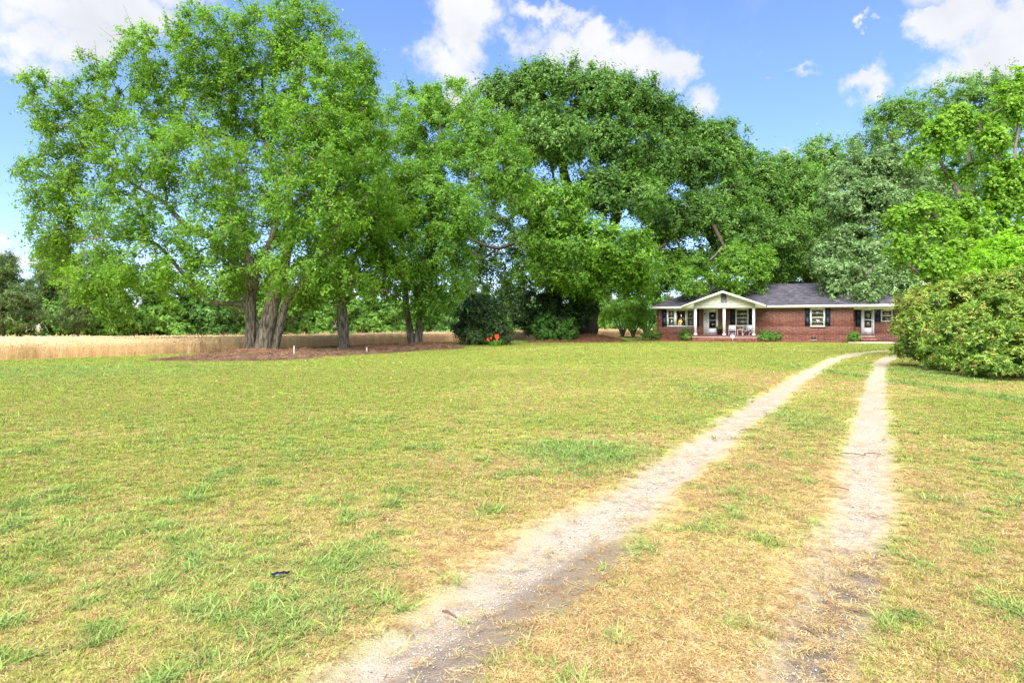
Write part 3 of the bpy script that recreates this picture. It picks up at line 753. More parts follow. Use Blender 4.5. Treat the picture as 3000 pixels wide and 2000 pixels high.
    lob = lobes_px([(1990, 310, 62, 45, 0), (2060, 270, 72, 45, 1), (2020, 350, 82, 50, 0), (2130, 250, 82, 55, 0), (2210, 215, 82, 45, 0), (2300, 200, 72, 38, 1), (2270, 270, 110, 70, 0), (2140, 330, 110, 62, -1), (2240, 380, 120, 82, 0), (2370, 260, 80, 70, 0), (2120, 440, 100, 70, 2), (2340, 480, 110, 110, 2)], Y)
    make_tree('shade_tree', 'tall open topped tree rising highest behind the lime green tree', 'tree', b, stems, lob, 700, 1.5, M['leaf_back'], M['bark_grey'], sub=6,
              twigs=9, per=11, size=.28, seed=23, zmin=6, shell=.35, droop=.1, feather=.1, r0=.02, twigtubes=.05)
    # --- rounded trees in the gap
    for (lb_, Y, rows, cl, sd_) in [
        ('round topped tree farthest back in the gap above the roof', 95.0, [(1880, 355, 42, 32), (1900, 400, 52, 42), (1850, 420, 52, 38)], 150, 25),
        ('low yellowish tree behind the ridge between the oak and the grey green tree', 84.0, [(1800, 400, 52, 34), (1840, 430, 62, 42), (1810, 480, 62, 48), (1890, 480, 62, 48)], 200, 26),
        ('pale tree filling the space behind the drooping oak limbs', 80.0, [(1780, 600, 70, 60), (1850, 620, 70, 50), (1920, 600, 70, 60), (1990, 620, 60, 50)], 260, 27)]:
        b = D(rows[0][0]+15, 770, Y); b[2] = 0
        st = [stem_px([(rows[0][0]+15, 775, 12), (rows[0][0]+18, 600, 9), (rows[0][0]+10, rows[0][1], 4)], Y)]
        make_tree('background_tree', lb_, 'tree', b, st, lobes_px(rows, Y), cl, 1.9, M['leaf_back'], M['bark_grey'], twigs=8, per=11, size=.34, seed=sd_, zmin=3, shell=.4, r0=.02)
    # --- lime green tree on the east side
    Y = 27.5
    b = D(2285, 820, Y); b[2] = 0
    stems = [stem_px([(2285, 830, 14), (2283, 740, 12), (2280, 640, 10), (2290, 560, 9), (2320, 470, 8), (2330, 360, 4), (2345, 240, 2), (2350, 190, 1)], Y),
             stem_px([(2282, 690, 8), (2240, 640, 7, -.5), (2200, 560, 6, -1), (2150, 500, 4.5, -1), (2090, 480, 3, -1)], Y),
             stem_px([(2286, 600, 7), (2250, 520, 6, .4), (2200, 440, 5, .8), (2160, 370, 3.5, 1), (2150, 310, 2, 1)], Y),
             stem_px([(2282, 720, 7), (2220, 700, 6, -.8), (2150, 660, 5, -1.4), (2100, 620, 3.5, -1.6), (2060, 580, 2.5, -1.8)], Y),
             stem_px([(2325, 430, 4), (2280, 350, 3, -.3), (2250, 290, 1.8, -.1), (2220, 262, 1, 0)], Y)]
    lob = lobes_px([(2165, 292, 52, 26, 0), (2215, 262, 48, 34, 0), (2160, 340, 50, 24, 0), (2255, 320, 62, 42, 0), (2320, 235, 52, 48, 0), (2340, 180, 30, 28, 0), (2115, 358, 34, 18, 0), (2200, 390, 50, 30, 1), (2290, 400, 72, 52, 0),
                    (2060, 500, 42, 30, -1), (2110, 470, 42, 28, -1), (2160, 520, 62, 34, -1), (2080, 560, 62, 30, -1.5), (2130, 600, 62, 34, -1.5), (2210, 480, 62, 38, 0), (2260, 540, 72, 48, -.5), (2200, 590, 72, 42, -1), (2330, 560, 62, 62, 0),
                    (2160, 650, 50, 26, -1.5), (2240, 650, 72, 34, -1), (2330, 470, 60, 50, 0), (2410, 380, 90, 150, 0), (2420, 600, 90, 90, 0)], Y, .7)
    make_tree('young_tree', 'lime green tree with open tiered branches behind the big azalea', 'tree', b, stems, lob, 1400, .42, M['leaf_maple'], M['bark_grey'], sub=6, subf=.5,
              twigs=7, per=9, size=.13, tri=False, seed=29, zmin=2.5, shell=.25, twigtubes=.12, droop=.55, feather=.02, r0=.009, aspect=.75, upw=.8, vs=(.16, .16), flat=.6)
    Y = 20.5
    b = D(2300, 860, Y); b[2] = 0
    st = [stem_px([(2300, 870, 5), (2300, 760, 5), (2295, 660, 4), (2300, 590, 2)], Y), stem_px([(2305, 870, 5), (2330, 700, 4), (2340, 580, 2)], Y)]
    make_tree('young_tree', 'small vivid yellow green shrub poking up from the top of the azalea', 'shrub', b, st,
              lobes_px([(2270, 605, 42, 26), (2310, 570, 42, 26), (2345, 590, 40, 34), (2240, 625, 26, 16), (2330, 630, 60, 34), (2390,600,50,50)], Y), 230, .42, M['leaf_lime'], M['bark_grey'],
              twigs=8, per=10, size=.13, seed=33, zmin=1, shell=.2, droop=.1, feather=.15, aspect=.4)
    # --- giant azalea
    Y = 18.3
    b = D(2290, 880, 17.6); b[2] = 0
    st = []
    for i in range(9):
        a = i*.7; q = D(2230+i*20, 872, 18.6+i*.3); q[2] = 0
        st.append([(q[0], q[1], -.05, .05), (q[0]+.2*math.sin(a), q[1]+.2*math.cos(a), .6, .04), (q[0]+.4*math.sin(a)+.3, q[1]+.4*math.cos(a)+.6, 1.2, .02), (q[0]+.5*math.sin(a)+.5, q[1]+.4*math.cos(a)+.9, 1.5, .012)])
    lob = lobes_px([(2098, 712, 30, 30, 3.0), (2088, 752, 26, 32, 3.2), (2104, 792, 34, 24, 2.8), (2135, 706, 46, 34, 2.4), (2145, 756, 56, 46, 1.8), (2170, 812, 50, 30, .6), (2200, 702, 60, 46, 1.6), (2225, 760, 66, 50, .2),
                    (2225, 822, 56, 42, -.9), (2270, 682, 62, 48, 1.2), (2305, 735, 72, 56, -.2), (2300, 800, 66, 54, -1.5), (2335, 842, 56, 36, -2.4), (2345, 662, 60, 44, .6), (2400, 720, 90, 90, 0), (2420, 800, 90, 80, -1.6), (2460, 650, 90, 60, .6), (2275, 846, 42, 24, -2.0),
                    (2056, 812, 10, 8, 3.4), (2120, 672, 18, 12, 2.6), (2078, 690, 16, 12, 3.2), (2240, 648, 26, 14, 1.4), (2180, 668, 24, 14, 2.0)], Y)
    lv = [.16, .10, -.05, .14, .08, -.06, .06, .02, -.04, .04, 0, -.04, -.03, .03, 0, 0, 0, -.06, .06, .22, .2, .05, .05]
    make_tree('azalea_bush', 'giant mounded azalea with yellow green and bronze leaf tips beside the drive', 'bush', b, st, lob, 2700, .25, M['leaf_azalea'], M['bark_grey'], minr=.03,
              twigs=6, per=13, size=.09, seed=37, zmin=.2, shell=.74, droop=.0, feather=.10, r0=.005, aspect=.42, upw=.9, outw=.8, lobe_val=[q+.06 for q in lv], vs=(.14, .2), stem_sides=7, jit=.16)

def dense_shrub(name, label, cat, base, lobes, ncl, R, mat, size, seed, group=None, nst=5, val=None, **kw):
    base = np.asarray(base, float); rng = np.random.default_rng(seed+500)
    top = max(l[2] for l in lobes)
    st = []
    for i in range(nst):
        a = rng.uniform(0, 6.28); rr = rng.uniform(.03, .2)*max(.3, lobes[0][3])
        st.append([(base[0]+rr*.4*math.cos(a), base[1]+rr*.4*math.sin(a), base[2]-.03, .02+.012*top), (base[0]+rr*math.cos(a), base[1]+rr*math.sin(a), base[2]+top*.35, .015+.008*top), (base[0]+rr*2*math.cos(a), base[1]+rr*2*math.sin(a), base[2]+top*.8, .01)])
    p = dict(twigs=7, per=9, shell=.5, stem_sides=6, r0=.004, zmin=.05, droop=.05, feather=.05, lobe_val=val); p.update(kw)
    return make_tree(name, label, cat, base, st, lobes, ncl, R, mat, M['bark_dark'], size=size, seed=seed, group=group, **p)

def build_shrubs():
    # dark loose shrub west of the oak, with its tangle to the ground
    Y = 44
    b = D(1105, 792, Y); b[2] = 0
    dense_shrub('dark_shrub', 'loose dark evergreen shrub behind the red lilies', 'shrub', b,
        lobes_px([(1090, 715, 42, 26), (1135, 710, 32, 28), (1110, 750, 56, 32), (1145, 765, 30, 28, -1), (1085, 775, 34, 18, -1), (1120, 785, 46, 12, -1), (1055, 755, 18, 12), (1100, 690, 28, 14)], Y), 520, .5, M['leaf_dark'], .12, 41, nst=8, val=[0,0,0,.1,.25,.3,.2,.05])
    # clipped hedge and big dark camellia under the oak
    Y = 52
    b = D(1275, 787, Y); b[2] = 0
    dense_shrub('dark_shrub', 'large black green camellia spreading wide in front of the oak trunk', 'shrub', D(1262, 775, Y+1)*np.array([1, 1, 0]),
        lobes_px([(1240, 700, 52, 34, 1), (1290, 690, 62, 42, .6), (1342, 696, 34, 36, .4), (1200, 725, 26, 22, 1), (1220, 745, 32, 16, 1), (1280, 735, 62, 30, .4), (1345, 722, 20, 12, .2), (1260, 665, 50, 22, 1)], Y), 620, .62, M['leaf_dark'], .15, 43, nst=7)
    dense_shrub('clipped_shrub', 'clipped square shrub of glossy leaves at the foot of the dark camellia', 'shrub', b,
        lobes_px([(1245, 755, 22, 26, -1.2), (1275, 757, 30, 26, -1.6), (1305, 757, 22, 26, -1.2), (1275, 775, 42, 12, -1.4), (1260, 735, 28, 14, -1)], Y), 330, .34, M['leaf_box'], .11, 44, nst=5, val=[-.12]*5)
    # house shrubs in house coordinates
    for (dx0, dx1, dy0, dy1, v, lb_, mt, sd_, n) in [
        (1470, 1520, 752, 781, -.5, 'rounded boxwood at the outer corner of the house wall', 'leaf_box', 51, 150),
        (1559, 1586, 749, 779, -1.0, 'dark boxwood under the triple window', 'leaf_box', 52, 110),
        (1738, 1778, 755, 782, -1.3, 'bright boxwood just past the porch corner column', 'leaf_box', 53, 130),
        (1772, 1794, 757, 782, -.9, 'smaller thin boxwood tucked behind the bright one', 'leaf_box', 54, 70),
        (1948, 1972, 759, 786, -.7, 'small leafy shrub at the brick corner beside the side door', 'leaf_box', 55, 90)]:
        xm = (dx0+dx1)/2*K; u = hu(xm, v); w = hw(u, v, 0); Yd = w[1]
        rx = (dx1-dx0)/2*K/FPX*Yd; h = (dy1-dy0)*K/FPX*Yd
        lob = [(w[0], w[1], h*.48, rx*.92, rx*.8, h*.46), (w[0]-rx*.3, w[1]-.1, h*.34, rx*.62, rx*.6, h*.32), (w[0]+rx*.35, w[1], h*.5, rx*.6, rx*.6, h*.42)]
        vals = {51: [-.1, -.15, 0], 52: [-.28, -.3, -.25], 53: [.05, .12, 0], 54: [-.1, 0, -.05], 55: [0, -.1, .05]}[sd_]
        dense_shrub('boxwood_shrub', lb_, 'shrub', (w[0], w[1], 0), lob, n, .2, M[mt], .06, sd_, nst=4, val=vals, group='shrubs along the front wall')
        if sd_ == 52:
            lob2 = [(w[0]+.12, w[1]-.35, h*.30, rx*.62, rx*.5, h*.30)]
            dense_shrub('boxwood_shrub', 'light green round ball shrub in front of the dark boxwood', 'shrub', (w[0]+.12, w[1]-.35, 0), lob2, 70, .16, M['leaf_box'], .055, 57, nst=3, val=[.3], group='shrubs along the front wall')
    # crape myrtles: slim stems, light leaves
    for (dx, Y, rows, lb_, sd_, n) in [
        (1430, 69, [(1405, 715, 26, 20), (1430, 705, 26, 22), (1392, 728, 14, 14)], 'slender small tree with a spreading pair of bare stems west of the house', 61, 70),
        (1454, 66, [(1452, 712, 28, 22), (1470, 700, 22, 22), (1446, 735, 22, 18), (1470, 740, 14, 18)], 'feathery vase shaped small tree beside the slender pair', 62, 80),
        (1485, 70, [(1490, 705, 26, 22), (1478, 728, 16, 18), (1512, 712, 18, 16)], 'thin small tree close to the house corner', 63, 50)]:
        b = D(dx, 775, Y); b[2] = 0
        st = []
        for j in range(5):
            st.append(stem_px([(dx, 778, 2.2), (dx+(j-2)*3, 760, 1.8), (dx+(j-2)*9, 735, 1.3), (dx+(j-2)*13, 705, .8)], Y+.2*j))
        make_tree('crape_myrtle', lb_, 'tree', b, st, lobes_px(rows, Y), n, .7, M['leaf_elm2'] if sd_ != 63 else M['leaf_wood2'], M['bark_elm'], twigs=7, per=9, size=.16, seed=sd_, zmin=1.2, shell=.2, droop=.3, r0=.010, stem_sides=6, group='small trees between oak and house', vs=(.1,.12), lobe_val=[.0]*len(rows))

# ------------------------------------------------------------------ house frame (rotated 24 degrees)
HTH = math.radians(24.0); HC, HS = math.cos(HTH), math.sin(HTH)
HX0, HY0 = 12.99, 55.0
def hw(u, v, z): return np.array([HX0+u*HC+v*HS, HY0-u*HS+v*HC, z])
def hu(px, v=0.0):
    t = (px-1500)/FPX
    return (t*(HY0+v*HC)-HX0-v*HS)/(HC+t*HS)
def hz(px, py, v=0.0):
    u = hu(px, v); Y = hw(u, v, 0)[1]
    return EYE-(py-HY)/FPX*Y

# ------------------------------------------------------------------ woodland beyond the field
WX = np.array([-190, -140, -96, -70, -40, 0, 60, 150.]); WY = np.array([40, 80, 115, 150, 195, 235, 262, 262.])
def build_woodland():
    rng = np.random.default_rng(5)
    protos = []
    def proto(kind, seed, h, w):
        r = np.random.default_rng(seed)
        st = [[(0, 0, -.1, .28), (.1, 0, h*.3, .22), (.15*r.normal(), .1, h*.6, .14), (.2*r.normal(), 0, h*.92, .04)]]
        lob = []
        if kind == 'pine':
            for i in range(9):
                z = h*(.25+.08*i); rr = w*(1.0-.085*i)*r.uniform(.7, 1.1); a = r.uniform(0, 6.28)
                lob.append((rr*.35*math.cos(a), rr*.35*math.sin(a), z, rr*.8, rr*.8, h*.055))
            lob.append((0, 0, h*.92, w*.25, w*.25, h*.08))
            root = make_tree('pine_tree', None, None, (0, 0, 0), st, lob, 330, w*.24, M['leaf_pine'], M['bark_dark'], twigs=8, per=8, size=.55, aspect=.22, seed=seed, zmin=1, shell=.3, r0=.015, minr=.03, stem_sides=6, rndw=1.0, jit=.2, feather=.12)
        else:
            for i in range(8):
                a = r.uniform(0, 6.28); q = r.uniform(.1, .5)*w; z = h*r.uniform(.2, .86)
                s = w*r.uniform(.36, .56)*(1.15-.5*z/h)
                lob.append((q*math.cos(a), q*math.sin(a), z, s, s, s*r.uniform(.7, 1.0)))
            lob.append((0, 0, h*.16, w*.55, w*.5, h*.15)); lob.append((.2*w, -.3*w, h*.11, w*.5, w*.4, h*.10))
            root = make_tree('woodland_tree', None, None, (0, 0, 0), st, lob, 300, w*.2, M['leaf_wood1'] if seed % 2 else M['leaf_wood2'], M['bark_dark'], twigs=8, per=9, size=.42, seed=seed, zmin=.6, shell=.4, r0=.015, minr=.04, stem_sides=6, jit=.25)
        return root
    specs = [('pine', 101, 17, 5.0), ('pine', 102, 15, 5.5), ('leaf', 103, 11, 5.0), ('leaf', 104, 9.5, 4.6), ('leaf', 105, 13, 5.2), ('leaf', 106, 12, 4.6)]
    for s in specs: protos.append((s[0], proto(*s)))
    used = set()
    rows = []
    for rown, (off, n) in enumerate(((0, 54), (7, 50), (15, 40))):
        for i in range(n):
            x = -175+(i+rng.uniform(-.25, .25))*(310/n)
            y = float(np.interp(x, WX, WY))+off+rng.uniform(-2, 2)
            if abs(x/y) > .98 and x < 0: continue
            if x > 85: continue
            if x > 35: y += 0
            if rown == 0: ks = rng.choice([2, 3, 5, 3, 4]); sc = rng.uniform(1.15, 1.5)
            elif rown == 1: ks = rng.choice([0, 4, 5, 1, 2]); sc = rng.uniform(1.05, 1.3)
            else: ks = rng.choice([0, 1, 4, 0]); sc = rng.uniform(1.05, 1.3)
            rows.append((x, y, int(ks), sc, rown))
    mb = MB(); n = 1500
    x = rng.uniform(-170, 110, n); y = np.interp(x, WX, WY)+rng.uniform(-2, 9, n); C = np.c_[x, y, terrain(x, y)+rng.uniform(.2, 3.2, n)]
    leaves(mb, C, norm(rng.normal(size=(n, 3))+[0, -.6, .3]), 1.7, rng, 6, 7, .5, cval=rng.normal(size=n)*.12-.1)
    mb.build('undergrowth', M['leaf_wood1'])['kind'] = 'stuff'
    # the pale pine that closes the tree line at the western edge of the view
    rows.append((-86, 104, 1, 1.0, 3)); rows.append((-79, 112, 0, .85, 4))
    for (x, y, ks, sc, rown) in rows:
        kind, pr = protos[ks]
        z = float(terrain(x, y))-.1
        if ks not in used: root = pr; used.add(ks)
        else:
            root = pr.copy(); SC.collection.objects.link(root)
            for ch in pr.children:
                c = ch.copy(); SC.collection.objects.link(c); c.parent = root
        root.location = (x, y, z); root.rotation_euler = (0, 0, rng.uniform(0, 6.28)); root.scale = (sc*rng.uniform(.9, 1.15), sc*rng.uniform(.9, 1.15), sc)
        lab = {0: 'low rounded leafy tree at the front of the woodland beyond the field', 1: 'taller tree in the second row of the woodland beyond the field', 2: 'tall tree at the back of the woodland beyond the field', 3: 'spreading grey green pine at the near end of the woodland beyond the wheat', 4: 'narrower pine just behind the spreading pine at the woodland end'}[rown]
        if kind == 'pine' and rown < 3: lab = {1: 'dark pine in the second row of the woodland beyond the field', 2: 'dark pine at the back of the woodland beyond the field'}[rown]
        tag(root, lab, 'tree', {0: 'leafy trees at the woodland front', 1: 'second row of the woodland', 2: 'back row of the woodland', 3: 'pines at the woodland end', 4: 'pines at the woodland end'}[rown] + (' pines' if kind == 'pine' and rown in (1, 2) else ''))
    for i, (kind, pr) in enumerate(protos):
        if i not in used:
            for ch in list(pr.children): bpy.data.objects.remove(ch)
            bpy.data.objects.remove(pr)

# ------------------------------------------------------------------ scattered stuff
LIB = {}
def lib_obj(coll, name, mb, mat, smooth=False):
    if coll not in LIB: LIB[coll] = bpy.data.collections.new(coll)
    o = mb.build(name, mat, smooth=smooth)
    SC.collection.objects.unlink(o); LIB[coll].objects.link(o)
    return o
def scatter(name, pts, rot, scl, idx, col, coll, label_kind='stuff', extra=None):
    n = len(pts)
    me = bpy.data.meshes.new(name)
    me.vertices.add(n); me.vertices.foreach_set('co', np.asarray(pts, np.float32).ravel())
    def at(nm, t, a, f='value'):
        x = me.attributes.new(nm, t, 'POINT'); x.data.foreach_set(f, np.asarray(a).ravel())
    at('rot', 'FLOAT_VECTOR', np.asarray(rot, np.float32), 'vector')
    at('scl', 'FLOAT_VECTOR', np.asarray(scl, np.float32), 'vector')
    at('idx', 'INT', np.asarray(idx, np.int32))
    at('tint', 'FLOAT_COLOR', np.c_[col, np.ones(n)].astype(np.float32), 'color')
    me.update()
    o = link(name, me); o['kind'] = label_kind
    ng = bpy.data.node_groups.new(name+'_nodes', 'GeometryNodeTree')
    ng.interface.new_socket('Geometry', in_out='INPUT', socket_type='NodeSocketGeometry')
    ng.interface.new_socket('Geometry', in_out='OUTPUT', socket_type='NodeSocketGeometry')
    gi = ng.nodes.new('NodeGroupInput'); go = ng.nodes.new('NodeGroupOutput')
    iop = ng.nodes.new('GeometryNodeInstanceOnPoints')
    ci = ng.nodes.new('GeometryNodeCollectionInfo'); ci.inputs['Collection'].default_value = LIB[coll]
    ci.inputs['Separate Children'].default_value = True; ci.inputs['Reset Children'].default_value = True
    def na(nm, t):
        a = ng.nodes.new('GeometryNodeInputNamedAttribute'); a.data_type = t; a.inputs[0].default_value = nm
        return [s for s in a.outputs if s.enabled and s.name == 'Attribute'][0]
    ng.links.new(gi.outputs[0], iop.inputs['Points']); ng.links.new(ci.outputs[0], iop.inputs['Instance'])
    iop.inputs['Pick Instance'].default_value = True
    ng.links.new(na('idx', 'INT'), iop.inputs['Instance Index'])
    er = ng.nodes.new('FunctionNodeEulerToRotation'); ng.links.new(na('rot', 'FLOAT_VECTOR'), er.inputs[0]); ng.links.new(er.outputs[0], iop.inputs['Rotation'])
    ng.links.new(na('scl', 'FLOAT_VECTOR'), iop.inputs['Scale'])
    ng.links.new(iop.outputs[0], go.inputs[0])
    md = o.modifiers.new('scatter', 'NODES'); md.node_group = ng
    return o
def tint_mat(name, trans=.25, rough=.7, lo=.65, hi=1.35, spec=.15):
    m, nt = new_mat(name)
    c = nd(nt, 'ShaderNodeAttribute', attribute_name='tint', attribute_type='INSTANCER').outputs['Color']
    v = attr_n(nt, 'v')
    k = ramp(nt, [(0, (lo, lo, lo)), (1, (hi, hi, hi))], v)
    c = mixc(nt, 1.0, c, k, 'MULTIPLY')
    b = principled(nt, c, rough, spec)
    if trans > 0:
        t = nd(nt, 'ShaderNodeBsdfTranslucent'); nt.links.new(c, t.inputs[0])
        mx = nd(nt, 'ShaderNodeMixShader'); mx.inputs[0].default_value = trans
        nt.links.new(b, mx.inputs[1]); nt.links.new(t.outputs[0], mx.inputs[2]); b = mx.outputs[0]
    out_n(nt, b); return m
M['blade'] = tint_mat('grass_blade', .3)
M['wheat'] = tint_mat('ripe_wheat', .4, .8, .8, 1.2)
M['straw'] = tint_mat('pine_straw_needles', .1, .8)
M['pebble'] = tint_mat('pebble_stone', 0, .85, .6, 1.4)

def blade_mb(rng, n, h, w, lean, curl, rad, flat=False):
    mb = MB()
    for i in range(n):
        a = rng.uniform(0, 6.28); r = rad*math.sqrt(rng.random()); x, y = r*math.cos(a), r*math.sin(a)
        b = rng.uniform(0, 6.28) if flat else a+rng.normal()*.9
        dx, dy = math.cos(b), math.sin(b)
        H = h*rng.uniform(.5, 1.15); l = lean*rng.uniform(.3, 1.5); ww = w*rng.uniform(.7, 1.3)
        fx, fy = -dy*ww/2, dx*ww/2
        if flat:
            z0 = rng.uniform(.003, .014); z1 = z0+rng.uniform(-.002, .010)
            m = np.array([x+dx*H*.5+fx*rng.normal()*3, y+dy*H*.5+fy*rng.normal()*3, z1+.004])
            V = [(x-fx, y-fy, z0), (x+fx, y+fy, z0), (m[0]+fx, m[1]+fy, m[2]), (m[0]-fx, m[1]-fy, m[2]), (x+dx*H, y+dy*H, z1)]
        else:
            m = np.array([x+dx*l*H*.45, y+dy*l*H*.45, H*.55])
            e = (x+dx*l*H*1.1, y+dy*l*H*1.1, H*(1-curl*rng.uniform(.2, 1)))
            V = [(x-fx, y-fy, -.004), (x+fx, y+fy, -.004), (m[0]+fx*.8, m[1]+fy*.8, m[2]), (m[0]-fx*.8, m[1]-fy*.8, m[2]), e]
        v = rng.uniform(0, 1)
        mb.add(V, [(0, 1, 2, 3)], v); mb.add(V, [(3, 2, 4)], v)
    return mb

def lawn_tints(dry, lush, rng, n):
    q = np.clip(dry+rng.normal(size=n)*.20, 0, 1)[:, None]
    c = GREEN*(1-sstep(0, .35, q))+GREEN2*sstep(0, .35, q)
    c = c*(1-sstep(.45, .8, q))+DRY*sstep(.45, .8, q)
    l = np.clip(lush*1.3+rng.normal(size=n)*.15, 0, 1)[:, None]
    c = c*(1-l)+LUSH*1.25*l
    return c*rng.uniform(.8, 1.2, (n, 1))

def build_grass():
    rng = np.random.default_rng(11)
    for i in range(4): lib_obj('grass_library', 'grass_tuft_%s' % 'abcd'[i], blade_mb(rng, 16, .042, .0042, .7, .35, .035), M['blade'])
    for i in range(3): lib_obj('grass_library', 'long_tuft_%s' % 'abc'[i], blade_mb(rng, 15, .085, .0062, .95, .55, .03), M['blade'])
    for i in range(3): lib_obj('grass_library', 'thatch_%s' % 'abc'[i], blade_mb(rng, 16, .055, .0028, 0, 0, .05, True), M['blade'])
    # index order in the collection is alphabetical: grass_tuft a-d 0-3, long_tuft a-c 4-6, thatch a-c 7-9
    bands = [(2.1, 4.0, 2300, .85), (4.0, 7.0, 1250, .98), (7.0, 12.0, 620, 1.2), (12, 20, 260, 1.55), (20, 33, 95, 2.1), (33, 52, 34, 3.0)]
    PX = []; 
    for (a, b, den, s) in bands:
        area = (b*b-a*a)/2*1.72; n = int(area*den)
        y = np.sqrt(rng.uniform(a*a, b*b, n)); x = rng.uniform(-.86, .86, n)*y
        PX.append(np.c_[x, y, np.full(n, s)])
    A = np.concatenate(PX)
    trk, mud, dry, lush = ground_fields(A[:, 0], A[:, 1])
    keepp = sstep(1.0, 2.4, trk)*(1-.9*mud)
    inrut = (trk < 1.6) & (rng.random(len(A)) < .05+.20*sstep(5.0, 3.2, A[:, 1])*(A[:, 0] > .75)) & (A[:, 1] < 16)
    ok = ((rng.random(len(A)) < keepp) | inrut) & (A[:, 1] < edge_y(A[:, 0])-.2)
    # clear of mulch, house and bushes
    for fn in NO_GRASS: ok &= ~fn(A[:, 0], A[:, 1])
    A = A[ok]; inrut = inrut[ok]; trk = trk[ok]; dry = dry[ok]; lush = lush[ok]
    n = len(A)
    near = A[:, 1] < 14
    r = rng.random(n)
    thatch = ((r < .12+.72*dry) & (A[:, 1] < 20)) | (inrut & (r < .93))
    longt = (~thatch) & (rng.random(n) < np.clip(lush*.75+.03, 0, .7)) & (A[:, 1] < 22) & (lush > .08)
    idx = np.where(thatch, rng.integers(7, 10, n), np.where(longt, rng.integers(4, 7, n), rng.integers(0, 4, n)))
    tint = lawn_tints(dry, lush, rng, n)
    td = DRY*rng.uniform(.75, 1.45, (n, 1)); pale = rng.random(n) < .3; td[pale] = PALE*rng.uniform(.8, 1.15, (pale.sum(), 1))
    bro = rng.random(n) < .22; td[bro] = BROWN*rng.uniform(.8, 1.4, (bro.sum(), 1))
    rs = (rng.random(n) < .07+.10*dry)
    tint[rs] = np.array((.34, .19, .09))*rng.uniform(.7, 1.3, (rs.sum(), 1))
    lg = longt & (rng.random(n) < .8)
    tint[lg] = (tint[lg]*.5+np.array((.21, .34, .10))*.5)*rng.uniform(.85, 1.25, (lg.sum(), 1))
    tint = np.where(thatch[:, None], td, tint)
    s = A[:, 2]*rng.uniform(.7, 1.25, n)
    hgt = rng.uniform(.6, 1.1, n)/np.maximum(A[:, 2]/1.3, 1)**.8
    hgt = hgt*np.where(longt, .7+.35*lush, .85)*(1-.35*dry)
    z = terrain(A[:, 0], A[:, 1])-.001
    scatter('grass', np.c_[A[:, 0], A[:, 1], z], np.c_[rng.normal(size=n)*.05, rng.normal(size=n)*.05, rng.uniform(0, 6.28, n)], np.c_[s, s, s*hgt], idx, tint, 'grass_library')
    # pebbles in the ruts
    for i in range(3):
        mb = MB(); r_ = np.random.default_rng(90+i)
        V, F = lathe([(.001, -.5), (.75, -.3), (1, .05), (.7, .45), (.001, .62)], 6)
        V = V*(1+.25*r_.normal(size=V.shape)); mb.add(V, F, r_.uniform(0, 1, len(F)))
        lib_obj('pebble_library', 'pebble_%s' % 'abc'[i], mb, M['pebble'])
    m = 170000; y = np.sqrt(rng.uniform(2.1**2, 11**2, m)); x = rng.uniform(-.5, .86, m)*y
    trk, mud, dry, lush = ground_fields(x, y)
    p = np.clip(sstep(1.15, .2, trk)*.7+.25*mud, 0, 1)*sstep(12, 4, y)
    ok = rng.random(m) < p; x, y = x[ok], y[ok]; n = len(x)
    s = .0021*np.exp(rng.normal(size=n)*.38)*np.clip(y/3, 1, 1.6)
    col = np.array((.50, .46, .39))*rng.uniform(.45, 1.4, (n, 1))
    scatter('gravel', np.c_[x, y, terrain(x, y)-.026], np.c_[np.zeros((n, 2)), rng.uniform(0, 6.28, n)], np.c_[s*1.4, s, s*.8], rng.integers(0, 3, n), np.clip(col, 0, .8), 'pebble_library')

